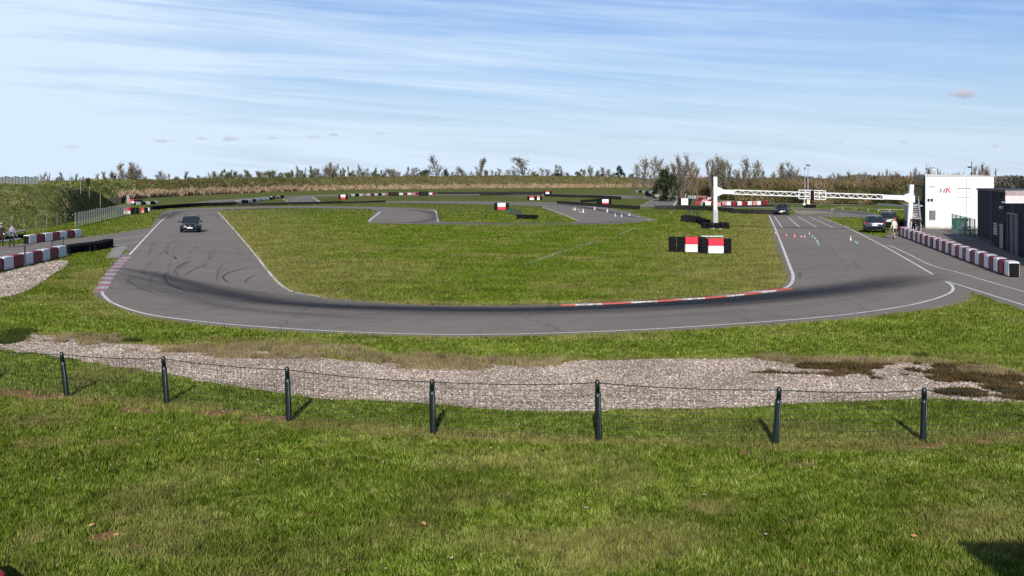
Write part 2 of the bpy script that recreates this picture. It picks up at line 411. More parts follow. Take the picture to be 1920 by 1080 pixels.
def fields(X, Y):
    px = CX + X * F / np.maximum(Y, 1); py = HZ + F * CH / np.maximum(Y, 1)
    ns = fbm(X, Y, 1.1); n2 = fbm(X, Y, .45, 3)
    dry = sstep(.52, .8, fbm(X, Y, 2.4, 11)) * .5
    soil = np.zeros(X.shape)
    for x, y, rx, ry in DRYS:
        c = G(x, y); sx = rx * c.y / F; sy = abs(G(x, y - ry).y - c.y)
        r = np.hypot((X - c.x) / sx, (Y - c.y) / sy) + (ns - .5) * 1.6
        dry = np.maximum(dry, sstep(1.4, .2, r + (fbm(X, Y, 2.2, 23) - .5) * 2.0) * .6)
    for x, y, rx, ry in SOILS:
        c = G(x, y); sx = rx * c.y / F * 1.0; sy = abs(G(x, y - ry).y - c.y)
        r = np.hypot((X - c.x) / sx, (Y - c.y) / sy) + (n2 - .5) * 1.4
        soil = np.maximum(soil, sstep(1.3, .6, r) * 1.0)
    dl = dist_line(X, Y, fence_line)
    dry = np.maximum(dry, sstep(.6, .1, dl + (ns - .5) * .8) * .6)
    de = dist_line(X, Y, road_edge_in)
    dry = np.maximum(dry, sstep(2.0, .1, de + (ns - .5) * 3) * .75)
    de2 = dist_line(X, Y, road_edge_out)
    dry = np.maximum(dry, sstep(.5, .1, de2 + (ns - .5) * 1.0) * .6)
    left = sstep(14, 0, dist_line(X, Y, [G(415, 396), G(545, 545)]) + (fbm(X, Y, 4, 2) - .5) * 14) * .5
    dry = np.maximum(dry, left * (Y > 40))
    right = sstep(13, 0, dist_line(X, Y, [G(1440, 403), G(1470, 530)]) + (fbm(X, Y, 4, 8) - .5) * 12) * .55
    dry = np.maximum(dry, right * (Y > 40))
    g = dist_line(X, Y, wGRAV[:66])
    dry = np.maximum(dry, sstep(.7, .05, g + (ns - .5) * .9) * .7)
    return dry, soil
def cover(X, Y): return sstep(Y * .46 + 5, Y * .44 + 2.5, np.abs(X))
xs, ys = axis_vals()
GX, GY = np.meshgrid(xs, ys)
nx, ny = len(xs), len(ys)
co = np.zeros((ny, nx, 3)); co[..., 0] = GX; co[..., 1] = GY
near = (GY < 46) & (GY > 11) & (abs(GX) < 22)
co[..., 2] = np.where(near, (fbm(GX, GY, 2.5, 4) - .5) * .03, 0) - .03
ii = np.arange(ny * nx).reshape(ny, nx)
quads = np.stack([ii[:-1, :-1], ii[:-1, 1:], ii[1:, 1:], ii[1:, :-1]], -1).reshape(-1, 4)
def np_mesh(name, co, faces, k, m, attrs=None, parent=None):
    me = bpy.data.meshes.new(name); nv, nf = len(co), len(faces)
    me.vertices.add(nv); me.vertices.foreach_set('co', co.astype(np.float32).ravel())
    me.loops.add(nf * k); me.loops.foreach_set('vertex_index', faces.astype(np.int32).ravel())
    me.polygons.add(nf); me.polygons.foreach_set('loop_start', np.arange(0, nf * k, k, dtype=np.int32))
    me.polygons.foreach_set('loop_total', np.full(nf, k, dtype=np.int32))
    me.update(calc_edges=True)
    for nm, dom, arr in (attrs or []):
        a = me.attributes.new(nm, 'FLOAT', dom); a.data.foreach_set('value', arr.astype(np.float32).ravel())
    me.materials.append(m)
    return link(name, me, parent)
dry, soil = fields(GX, GY)
ground_m = grass_shader('grass_ground')
thatch_shade = sstep(75, 40, GY) * (GY > 12.5) * .9 * cover(GX, GY)  # extent of the painted blade shade, fading out with distance
ground = np_mesh('ground', co.reshape(-1, 3), quads, 4, ground_m, [('dry', 'POINT', dry * (1 - thatch_shade * .55)), ('soil', 'POINT', soil), ('thatch_shade', 'POINT', thatch_shade)])
ground['kind'] = 'structure'

# ------------------------------------------------------------------ roads, gravel and markings
asph = asphalt_mat()
sheet('track', [front_poly], asph, 0.0)
sheet('pit_lane', [left_lane], asph, 0.004)
sheet('back_track', [back_strip], asph, 0.004)
FAR = [
    [(330, 385), (345, 382), (400, 375.5), (480, 370.5), (520, 368.3), (620, 365.2), (780, 363.4), (1000, 362.6), (1160, 366), (1215, 368.5), (1228, 371.5), (1272, 373), (1275, 374), (1262, 388), (1196, 388.5), (1222, 374),
     (1160, 371.5), (1050, 368), (900, 366), (760, 366.6), (640, 368), (585, 369), (600, 379), (545, 379), (530, 373), (560, 368.8), (520, 371), (470, 374), (410, 380), (370, 384.6)],
    [(1272, 373), (1340, 376), (1420, 380), (1500, 383), (1720, 386.5), (1720, 384.8), (1500, 381.4), (1420, 379), (1340, 374.5), (1275, 372)],
    [(1262, 388), (1340, 387), (1420, 387.6), (1500, 389.2), (1560, 393), (1620, 397.5), (1645, 401.5), (1649, 404.5), (1625, 407.5), (1560, 407.8), (1532, 405.5), (1442, 404), (1440, 402.4), (1530, 402.5), (1570, 400.6), (1555, 397.5), (1500, 392.4), (1420, 390.4), (1340, 389.5), (1262, 389.5)],
]
for i, p in enumerate(FAR): sheet('far_track', [W(p)], asph, 0.006 + .002 * i)
grav = gravel_mat()
wGRAV = crumble(wGRAV, .35, .10)
sheet('gravel_trap', [wGRAV], grav, 0.004)
sheet('gravel_trap', [wGRAV2], grav, 0.004)
conc = mat('concrete', (.34, .31, .27), .9, .25, 1.5, .3)
PAD = [(214, 461.5), (239, 461.5), (224, 483), (197, 484.5)]
SAND1 = [(1490, 394), (1530, 395), (1568, 398), (1560, 400.5), (1500, 402), (1488, 399)]; SAND2 = [(1150, 399), (1185, 402), (1212, 408), (1235, 412), (1216, 415), (1205, 407), (1170, 401)]
sheet('concrete_pad', [W(PAD)], conc, 0.006)
sand = mat('sand', (.32, .26, .19), .95, .3, .6, .3)
sheet('sand_patch', [W([(1490, 394), (1530, 395), (1568, 398), (1560, 400.5), (1500, 402), (1488, 399)])], sand, 0.002)
sheet('sand_patch', [W([(1150, 399), (1185, 402), (1212, 408), (1235, 412), (1216, 415), (1205, 407), (1170, 401)])], sand, 0.002)

def worn_paint(name, col, lo=.34):
    m, nt, bs = nodes_of(name)
    geo = N(nt, 'ShaderNodeNewGeometry').outputs['Position']
    n = noise(nt, 7, 6, .75, geo); n2 = noise(nt, .7, 4, .6, geo)
    f = M_(nt, 'ADD', n.outputs['Fac'], M_(nt, 'MULTIPLY', M_(nt, 'SUBTRACT', n2.outputs['Fac'], .5), .5))
    c = mixc(nt, ramp(nt, f, [(lo, 0.0), (lo + .12, 1.0)]).outputs['Color'], (.2, .18, .175), col)
    nt.links.new(c, bs.inputs['Base Color']); bs.inputs['Roughness'].default_value = .7
    return m
line_w = worn_paint('white_line_paint', (.78, .745, .67))
faint_w = worn_paint('faint_line_paint', (.5, .48, .46), .42)
mk = MB()
def line(px, w, m, z=.010, n=5, sm=True):
    pts = smooth_line(W(px), n) if sm else W(px)
    vs, fs = ribbon_geo(pts, w, z); mk.add(vs, fs, m)
line([(322, 397.5), (305, 412), (290, 427), (262, 457), (243, 478)], .16, line_w)
line([(191, 547), (196, 556), (215, 570), (270, 588), (350, 600), (450, 610), (600, 620), (750, 626), (860, 627.5), (1000, 626), (1200, 618.5), (1400, 606), (1560, 593), (1680, 577), (1745, 563), (1780, 550), (1787, 541), (1782, 533), (1768, 526.5)], .13, line_w, n=8)
line([(409, 397.5), (440, 432), (470, 467), (500, 505), (522, 530), (542, 544), (560, 549.5), (600, 556.5)], .15, line_w)
line([(600, 556.5), (700, 567.5), (800, 572.5), (920, 573.6), (1048, 572)], .06, faint_w)
line([(1442, 404), (1452, 425), (1466, 460), (1480, 497), (1487, 517), (1484, 531), (1475, 539), (1462, 542)], .16, line_w)
line([(1535, 406), (1580, 423), (1650, 458), (1750, 515)], .13, line_w)
line([(1768, 526.5), (1800, 535), (1860, 554), (1990, 594)], .12, line_w)
line([(1647, 459), (1668, 461), (1700, 475), (1745, 497), (1800, 512), (1860, 530), (2000, 570)], .10, line_w)
for a, b in (((1452, 406), (1467, 427)), ((1476, 406), (1499, 426)), ((1496, 406), (1531, 426)), ((1518, 406.5), (1562, 427))): line([a, b], .12, line_w, sm=False)
line([(205, 450.5), (275, 441)], .1, line_w, sm=False); line([(215, 461), (262, 453)], .1, line_w, sm=False)
line([(713, 397.5), (697, 410), (692, 415.5)], .22, line_w); line([(812, 393.2), (817, 396), (819, 405), (821, 415.5)], .2, line_w)
line([(1015, 387.5), (1035, 394.5), (1060, 404), (1086, 415)], .22, line_w); line([(1086, 415), (1070, 417.5), (1030, 418.2)], .15, faint_w)
line([(1105, 387), (1140, 394), (1180, 403), (1200, 407)], .2, line_w)
line([(690, 419.6), (850, 421.4), (1000, 422), (1120, 420.8), (1205, 416.6)], .25, faint_w)
line([(586, 369.5), (600, 378.5)], .3, line_w, z=.016, sm=False); line([(531, 374), (540, 378.6)], .3, line_w, z=.016, sm=False)
line([(1270, 375), (1263, 386.5)], .3, line_w, z=.016, sm=False); line([(1200, 386), (1226, 374)], .2, faint_w, z=.016, sm=False)
line([(1500, 382.6), (1590, 384)], .5, line_w, z=.016, sm=False)
line([(318, 394.8), (345, 392.2), (420, 389.2), (520, 387.6), (700, 388.2)], .2, faint_w)
line([(1480, 388.8), (1540, 391.6), (1600, 395.8), (1643, 401.2)], .25, faint_w, z=.016)
line([(1790, 459), (1850, 474), (1990, 494)], .12, faint_w); line([(1898, 494.5), (1990, 494.5)], .12, line_w, sm=False)
line([(1742, 438), (1755, 437.6)], .5, faint_w, sm=False)
mo = mk.build('road_markings'); mo['kind'] = 'structure'
# pale strips of bare ground in the infield
tr = MB()
for px in ([(985, 495), (1010, 486), (1060, 470), (1120, 452)], [(1160, 440), (1178, 432), (1196, 425)]):
    vs, fs = ribbon_geo(smooth_line(W(px), 5), .35, -.002); tr.add([(v[0] + random.uniform(-.12, .12), v[1] + random.uniform(-.3, .3), v[2]) for v in vs], fs, faint_w)
tr.build('bare_strip')['kind'] = 'structure'

# rubber laid down on the racing line
rub = mark_mat('rubber_marks', (.012, .011, .012))
def rubber_band(bands):
    V, Fc, A, U = [], [], [], []
    for px, w, dens, z in bands:
        pts = smooth_line(W([q[:2] for q in px]), 10); n = len(pts); cross = [-1, -.7, -.45, -.2, 0, .2, .45, .7, 1]
        L = 0; o = len(V)
        for i, p in enumerate(pts):
            if i: L += (p - pts[i - 1]).length
            d = pts[min(i + 1, n - 1)] - pts[max(i - 1, 0)]; d.normalize(); r = Vector((d.y, -d.x, 0))
            e = min(1, i / (n * .22), (n - 1 - i) / (n * .22))
            for c in cross:
                V.append(p + r * (c * w / 2) + Vector((0, 0, z))); A.append(dens * e * (1 - abs(c)) ** 1.1); U.append((L * .05, c * w * 3.6, z * 400))
        K = len(cross)
        for i in range(n - 1):
            for k in range(K - 1): Fc.append((o + i * K + k, o + i * K + k + 1, o + (i + 1) * K + k + 1, o + (i + 1) * K + k))
    me = bpy.data.meshes.new('tyre_marks'); me.from_pydata([tuple(v) for v in V], [], Fc)
    a = me.attributes.new('a', 'FLOAT', 'POINT'); a.data.foreach_set('value', A)
    u = me.attributes.new('u', 'FLOAT_VECTOR', 'POINT'); u.data.foreach_set('vector', [c for t in U for c in t])
    me.materials.append(rub); o = link('tyre_marks', me); o['kind'] = 'structure'
random.seed(21); extra = []
base_ = [(205, 508), (300, 530), (400, 551), (520, 569), (680, 580), (860, 585), (1050, 583), (1250, 574), (1450, 559), (1600, 541), (1735, 514)]
for k in range(34):
    a0 = random.randint(0, 7); a1 = min(10, a0 + random.randint(2, 4)); oy = random.gauss(2, 9)
    extra.append(([(x + random.uniform(-12, 12), y + oy + random.gauss(0, 1.5)) for x, y in base_[a0:a1 + 1]], random.uniform(.10, .24), random.uniform(.25, .6), .036 + k * .0006))
for k in range(14):
    y0 = random.uniform(440, 510); x0 = random.uniform(280, 440); t = random.uniform(-1, 1)
    extra.append(([(x0, y0), (x0 - 14, y0 + 9 + t * 4), (x0 - 22, y0 + 20), (x0 - 16 + t * 8, y0 + 30)], random.uniform(.09, .16), random.uniform(.2, .5), .058 + k * .0006))
for px_ in ([(360, 402), (340, 440), (322, 480), (318, 520), (380, 565), (520, 592), (760, 604), (1000, 603), (1240, 596), (1450, 580), (1620, 560), (1700, 540)], [(1490, 408), (1530, 440), (1570, 480), (1600, 520)]):
    extra.append((px_, .06, .55, .068 + len(px_) * .0004))
rubber_band(extra + [
    ([(205, 505), (300, 525), (400, 548), (520, 566), (680, 577), (860, 582), (1050, 581), (1250, 571), (1450, 556), (1600, 540), (1735, 513)], 4.0, .8, .012),
    ([(420, 560), (600, 573), (800, 579), (1000, 580), (1200, 572), (1400, 558), (1600, 538)], 1.7, 1.25, .016),
    ([(200, 500), (280, 512), (340, 528), (440, 552), (560, 570)], 1.6, .6, .020),
    ([(1150, 576), (1350, 566), (1500, 552), (1640, 534), (1740, 514)], 4.5, .75, .024),
    ([(200, 512), (300, 545), (420, 575), (600, 592), (760, 600)], 2.0, .28, .028),
    ([(318, 399), (345, 396), (400, 393.8), (470, 391.5), (560, 389.5), (700, 390)], 2.5, .75, .012),
    ([(304, 412), (318, 402), (336, 397)], 3.0, .8, .018),
    ([(690, 390), (780, 394), (815, 402), (812, 412), (760, 417), (640, 416)], 3.0, .5, .014),
    ([(700, 416.3), (850, 418.9), (1000, 420), (1120, 418.8), (1200, 414)], 2.4, .85, .018),
    ([(725, 378.6), (850, 379), (950, 380.6), (1060, 384.8), (1150, 398), (1200, 411)], 3.0, .75, .014),
    ([(1500, 391.4), (1560, 395), (1610, 399.5), (1640, 403.5)], 3.0, .8, .014),
    ([(370, 398), (372, 403), (380, 408), (392, 412)], .35, .5, .030), ([(352, 400), (347, 404), (349, 409)], .3, .5, .030),
    ([(384, 398), (392, 402), (398, 407)], .3, .5, .030), ([(398, 400), (405, 404), (410, 410)], .3, .4, .034),
    ([(488, 500), (462, 503), (440, 508), (424, 514), (418, 521), (426, 529), (436, 532)], .16, 1.0, .030),
    ([(318, 508), (309, 516), (310, 526), (322, 536), (345, 544), (380, 550)], .22, .95, .030),
    ([(380, 485), (352, 492), (332, 502), (326, 512), (334, 515)], .15, .75, .034),
    ([(395, 494), (372, 502), (358, 509), (345, 519)], .14, .8, .034), ([(430, 478), (450, 476), (442, 484), (400, 490)], .12, .5, .034),
    ([(480, 516), (465, 523), (458, 533)], .13, .7, .030), ([(290, 461), (330, 464), (370, 460), (410, 456)], .12, .6, .030),
    ([(303, 468), (314, 472), (312, 477), (300, 475)], .12, .6, .034), ([(322, 480), (330, 486), (327, 480)], .2, .7, .030),
    ([(255, 520), (240, 527), (262, 540), (300, 555)], .2, .45, .030), ([(360, 462), (376, 470), (396, 466)], .1, .5, .030),
    ([(1480, 402), (1478, 407), (1475, 412)], .3, .3, .030), ([(1496, 520), (1500, 512), (1500, 525)], .15, .4, .030)])

# painted kerbs
def kerb(name, label, px, n, w, seq, z=.02, saw=False, fade=False):
    pts = smooth_line(W(px), 12); cum = [0]
    for a, b in zip(pts[:-1], pts[1:]): cum.append(cum[-1] + (b - a).length)
    def at(s):
        s = max(0, min(cum[-1] - 1e-4, s))
        for i in range(len(cum) - 1):
            if cum[i + 1] >= s:
                t = (s - cum[i]) / (cum[i + 1] - cum[i] + 1e-9); return pts[i].lerp(pts[i + 1], t), (pts[i + 1] - pts[i]).normalized()
    mb = MB(); L = cum[-1] / n
    rd = worn_paint('kerb_red_paint', (.50, .085, .05)) if 'kerb_red_paint' not in MATS else MATS['kerb_red_paint']; MATS['kerb_red_paint'] = rd
    wh = MATS.setdefault('kerb_white_paint', worn_paint('kerb_white_paint', (.64, .61, .56), .40))
    if fade: rd, wh = worn_paint('faded_kerb_red', (.42, .15, .15), .40), worn_paint('faded_kerb_white', (.52, .48, .47), .40)
    for i in range(n):
        (a, d), (b, d2) = at(i * L), at((i + 1) * L)
        m = rd if seq(i) else wh
        r, r2 = Vector((d.y, -d.x, 0)), Vector((d2.y, -d2.x, 0))
        up = Vector((0, 0, z)); lo = Vector((0, 0, .012))
        if saw:
            b = b + d2 * .25; va = [a - r * w / 2 + lo, a + r * w * .1 + up * 1.2, b + r2 * w / 2 + up * 2.2, b - r2 * w * .28 + lo]
        else: va = [a - r * w / 2 + lo, a + r * w / 2 + lo * 0 + up * 2.2, b + r2 * w / 2 + up * .8, b - r2 * w / 2 + lo]
        base = [v.copy() for v in va]
        for v in base: v.z = -.02
        mb.add(va + base, [(0, 1, 2, 3), (1, 5, 6, 2), (2, 6, 7, 3), (3, 7, 4, 0), (0, 4, 5, 1)], m)
    o = mb.build(name); tag(o, label, 'kerb'); return o
kerb('painted_kerb', 'faded pink and white striped kerb on the left edge of the bend', [(240, 480), (227, 492), (211, 510), (198, 528), (187, 547)], 19, .56, lambda i: i % 2 == 0, .012, False, True)
kerb('painted_kerb', 'orange red and white sawtooth kerb along the inside of the front bend', [(1050, 572.6), (1150, 568.6), (1250, 563.4), (1350, 556), (1430, 547), (1466, 542)], 52, .78, lambda i: (i + 4) // 5 % 2 == 0 or i > 46, .03, True)

# ------------------------------------------------------------------ grass blades and gravel stones
polys_ex = [front_poly, wGRAV, wGRAV2, left_lane, back_strip, W(PAD), W(SAND1), W(SAND2)] + [W(q_) for q_ in FAR]
def blades(X, Y, Z, h, w, lean):
    n = len(X); th = rng.random(n) * 2 * math.pi
    dx, dy = np.cos(th) * w / 2, np.sin(th) * w / 2
    lx = (rng.random(n) - .5) * 2 * lean * h + (vn(X, Y, .18, 21) - .5) * h * 1.2; ly = (rng.random(n) - .5) * 2 * lean * h + (vn(X, Y, .18, 33) - .5) * h * 1.2
    co = np.zeros((n, 3, 3))
    co[:, 0] = np.stack([X - dx, Y - dy, Z], 1); co[:, 1] = np.stack([X + dx, Y + dy, Z], 1); co[:, 2] = np.stack([X + lx, Y + ly, Z + h], 1)
    return co.reshape(-1, 3)
def scatter(y0, y1, dens, margin=1.0):
    hw = y1 * .48 + 5; n = int((y1 - y0) * 2 * hw * dens)
    Y = y0 + rng.random(n) * (y1 - y0); X = (rng.random(n) - .5) * 2 * hw
    k = rng.random(n) < cover(X, Y); X, Y = X[k], Y[k]
    return X, Y
parts = []
for y0, y1, dens, h, w in ((12.5, 20, 2700, .050, .015), (20, 27, 1900, .050, .018), (27, 36, 1150, .052, .023), (36, 48, 620, .055, .031), (48, 66, 260, .06, .045), (66, 95, 110, .065, .062), (95, 130, 42, .07, .09), (130, 170, 16, .08, .12), (170, 240, 5, .09, .18)):
    X, Y = scatter(y0, y1, dens)
    if y0 >= 130:
        k_ = rng.random(len(X)) < sstep(250, 120, Y); X, Y = X[k_], Y[k_]
    jx, jy = X + (rng.random(len(X)) - .5) * .35, Y + rng.normal(0, .12, len(X))
    ex = np.zeros(len(X), bool)
    for p in polys_ex: ex |= inside(jx, jy, p)
    X, Y = X[~ex], Y[~ex]
    dr, so = fields(X, Y)
    keep = rng.random(len(X)) > so * .9
    X, Y, dr = X[keep], Y[keep], dr[keep]
    hh = h * (.45 + .9 * rng.random(len(X))) * (.55 + .9 * vn(X, Y, .22, 7)) * (.8 + .5 * vn(X, Y, 2.2, 17))
    cc = blades(X, Y, np.full(len(X), -.03), hh + .03, w * (.6 + .8 * rng.random(len(X))), .5)
    rr = np.clip(.80 * rng.random(len(X)) ** 1.05 + .22 * fbm(X, Y, .8, 13) + .02 + .35 * (vn(X, Y, .12, 44) - .5), 0, 1)
    if y0 >= 48: rr = .12 + rr * .62
    dd = np.where(rng.random(len(X)) < .06 + dr * .5, .5 + .5 * rng.random(len(X)), dr * .5)
    parts.append((cc, rr, dd))
co = np.concatenate([p[0] for p in parts]); rr = np.concatenate([p[1] for p in parts]); dd = np.concatenate([p[2] for p in parts])
lawn_m = blade_mat('lawn_blades', [(.0, (.012, .030, .003)), (.3, (.056, .100, .007)), (.6, (.138, .196, .018)), (.85, (.25, .31, .05)), (1, (.42, .47, .15))], (.30, .235, .10), .12)
gr = np_mesh('grass', co, np.arange(len(co)).reshape(-1, 3), 3, lawn_m, [('r', 'FACE', rr), ('dry', 'FACE', dd)])
tag(gr, 'short mown green grass covering the lawn and the infield', 'grass', kind='stuff')

# tall dry grass strip on the edge of the gravel
def patch_blades(name, label, cat, rects, n, h, w, m, lean=.5, zbase=-.01):
    Xs, Ys, = [], []
    for x, y, rx, ry in rects:
        c = G(x, y); sx = rx * c.y / F; sy = abs(G(x, y - ry).y - c.y); k = int(n * rx * ry / sum(a[2] * a[3] for a in rects) * 1.5)
        t = rng.random(k) * 2 * math.pi; r = np.sqrt(rng.random(k)) * 1.05
        X = c.x + np.cos(t) * r * sx; Y = c.y + np.sin(t) * r * sy
        ok = (fbm(X, Y, .6, 41) + (1 - r) * .3) > (.56 if n in (30000,) else .5)
        Xs.append(X[ok]); Ys.append(Y[ok])
    X, Y = np.concatenate(Xs), np.concatenate(Ys)
    hh = h * (.4 + rng.random(len(X)) * .8) * (.5 + vn(X, Y, .4, 3))
    co = blades(X, Y, np.full(len(X), zbase), hh, w * (.6 + .8 * rng.random(len(X))), lean)
    rr = np.clip(.55 * rng.random(len(X)) + .5 * fbm(X, Y, .5, 29), 0, 1)
    o = np_mesh(name, co, np.arange(len(co)).reshape(-1, 3), 3, m, [('r', 'FACE', rr), ('dry', 'FACE', rr * 0)])
    return tag(o, label, cat, kind='stuff')
straw_m = blade_mat('straw_blades', [(.0, (.14, .11, .05)), (.5, (.30, .235, .12)), (1, (.48, .40, .23))])
patch_blades('dry_grass', 'straw coloured dry grass tufts along the far edge of the gravel', 'dry grass', [(880, 684, 165, 11), (760, 676, 90, 6), (470, 656, 230, 7), (140, 640, 90, 9), (1450, 675, 40, 6), (1620, 680, 160, 5), (1860, 700, 60, 8), (540, 668, 160, 6)], 42000, .16, .018, straw_m)
brown_m = blade_mat('creeper_leaves', [(.0, (.035, .026, .014)), (.3, (.10, .058, .03)), (.5, (.07, .07, .022)), (.75, (.17, .10, .055)), (1, (.30, .22, .13))])
patch_blades('creeper', 'dark reddish brown low creeper spreading over the gravel at the right', 'creeper', [(1530, 690, 50, 6), (1600, 697, 75, 14), (1690, 692, 60, 13), (1790, 710, 50, 14), (1860, 712, 85, 28), (1900, 738, 60, 14), (1480, 701, 70, 3), (1820, 738, 60, 8), (1800, 690, 50, 4)], 30000, .11, .045, brown_m, 1.1)
weed_m = blade_mat('weed_leaves', [(.0, (.02, .035, .008)), (.5, (.06, .085, .02)), (1, (.14, .15, .05))])
patch_blades('weeds', 'dark green weeds growing at the left end of the gravel trap', 'weeds', [(20, 628, 40, 8), (15, 640, 28, 8), (60, 497, 14, 2), (225, 640, 40, 2), (1720, 668, 20, 2)], 5000, .12, .03, weed_m, .8)

# stones
def stones(name, label, poly, n, y0, y1, s0):
    X, Y = scatter(y0, y1, n); k = inside(X, Y, poly); X, Y = X[k], Y[k]; n = len(X)
    octa = np.array([(1, 0, 0), (0, 1, 0), (-1, 0, 0), (0, -1, 0), (0, 0, 1)], float)
    th = rng.random(n) * 6.283; s = s0 * (.5 + rng.random(n) ** 2 * 1.1)
    j = .7 + .6 * rng.random((n, 5, 3)); P_ = octa[None] * j * s[:, None, None] * np.array([1, .8, .6])
    c, si = np.cos(th)[:, None], np.sin(th)[:, None]
    x = P_[..., 0] * c - P_[..., 1] * si; y = P_[..., 0] * si + P_[..., 1] * c
    co = np.stack([x + X[:, None], y + Y[:, None], P_[..., 2] + .006 + s[:, None] * .1], -1).reshape(-1, 3)
    f = np.array([(0, 1, 4), (1, 2, 4), (2, 3, 4), (3, 0, 4)])
    fc = (f[None] + (np.arange(n) * 5)[:, None, None]).reshape(-1, 3)
    r = np.repeat(rng.random(n), 4)
    o = np_mesh(name, co, fc, 3, stone_m, [('r', 'FACE', r), ('dry', 'FACE', r * 0)])
    return tag(o, label, 'gravel', kind='stuff')
stone_m = blade_mat('stone', [(.0, (.18, .13, .09)), (.35, (.36, .275, .205)), (.75, (.52, .42, .335)), (1, (.90, .80, .68))], trans=0)
stones('gravel_stones', 'loose pale pinkish stones filling the wide gravel trap beyond the fence', wGRAV, 900, 25, 40, .027)
stones('gravel_stones', 'loose sandy stones in the small gravel trap at the left edge', wGRAV2, 200, 48, 72, .045)

# a few fallen leaves
leafm = mat('dry_leaf', (.5, .24, .10), .8, .3, 30)
for i, (x, y, lb) in enumerate([(217, 1009, 'curled orange dead leaf on bare soil at the lower left'), (172, 990, 'yellow dead leaf in the grass left of the bare soil'), (795, 987, 'small pale orange leaf alone on the lawn below the middle'), (1715, 1011, 'pale tan mushroom coloured leaf on the lawn at the lower right')]):
    mb = MB(); p = G(x, y)
    vs = [(-.05, 0, .03), (-.02, .03, .05), (.03, .035, .045), (.06, 0, .06), (.03, -.03, .05), (-.02, -.03, .045), (0, 0, .075)]
    mb.add([(a * 1, b, c) for a, b, c in vs], [(0, 5, 6), (5, 4, 6), (4, 3, 6), (3, 2, 6), (2, 1, 6), (1, 0, 6)], leafm)
    o = mb.build('fallen_leaf', loc=p); o.rotation_euler.z = i; tag(o, lb, 'leaf')

X, Y = scatter(14, 34, .55); k = ~inside(X, Y, wGRAV); X, Y = X[k], Y[k]; n = len(X)
co = np.zeros((n, 4, 3)); a_ = rng.random(n) * 6.28; s_ = .018 + rng.random(n) * .022
for j_ in range(4):
    co[:, j_] = np.stack([X + np.cos(a_ + j_ * 1.57) * s_ * (1.4 if j_ % 2 else .8), Y + np.sin(a_ + j_ * 1.57) * s_ * (1.4 if j_ % 2 else .8), .035 + rng.random(n) * .03], 1)
r_ = rng.random(n)
tag(np_mesh('leaf_litter', co.reshape(-1, 3), np.arange(n * 4).reshape(-1, 4), 4, blade_mat('litter', [(.0, (.30, .15, .07)), (.5, (.45, .33, .18)), (1, (.7, .64, .5))]), [('r', 'FACE', r_), ('dry', 'FACE', r_ * 0)]), 'tiny pale leaf scraps scattered over the near lawn', 'leaf litter', kind='stuff')

# ------------------------------------------------------------------ banks
def bank_mat():
    m, nt, bs = nodes_of('bank_grass')
    geo = N(nt, 'ShaderNodeNewGeometry').outputs['Position']
    mp = N(nt, 'ShaderNodeMapping'); mp.inputs['Scale'].default_value = (1, .5, 1.6); nt.links.new(geo, mp.inputs['Vector'])
    n1 = noise(nt, .9, 7, .75, mp.outputs[0], .4); n2 = noise(nt, .045, 4, .6, geo); n3 = noise(nt, 3.5, 5, .7, geo)
    g = ramp(nt, n1.outputs['Fac'], [(.32, (.035, .05, .012)), (.43, (.12, .14, .03)), (.55, (.20, .205, .065)), (.68, (.38, .34, .17))]).outputs['Color']
    s = ramp(nt, n1.outputs['Fac'], [(.30, (.035, .035, .014)), (.45, (.13, .10, .045)), (.58, (.24, .18, .085)), (.72, (.36, .28, .15))]).outputs['Color']
    dry = N(nt, 'ShaderNodeAttribute', attribute_name='dry').outputs['Fac']
    k = M_(nt, 'ADD', M_(nt, 'MULTIPLY', M_(nt, 'SUBTRACT', n2.outputs['Fac'], .5), 1.6), dry)
    c = mixc(nt, ramp(nt, k, [(.25, 0.0), (.7, 1.0)]).outputs['Color'], g, s)
    c = mixc(nt, 1.0, c, ramp(nt, n3.outputs['Fac'], [(.3, .7), (.65, 1.25)]).outputs['Color'], 'MULTIPLY')
    nt.links.new(c, bs.inputs['Base Color']); bs.inputs['Roughness'].default_value = .95; bs.inputs['Specular IOR Level'].default_value = .1
    b = N(nt, 'ShaderNodeBump'); b.inputs['Strength'].default_value = 1; b.inputs['Distance'].default_value = .5
    nt.links.new(n1.outputs['Fac'], b.inputs['Height']); nt.links.new(b.outputs[0], bs.inputs['Normal'])
    return m
bankm = bank_mat()
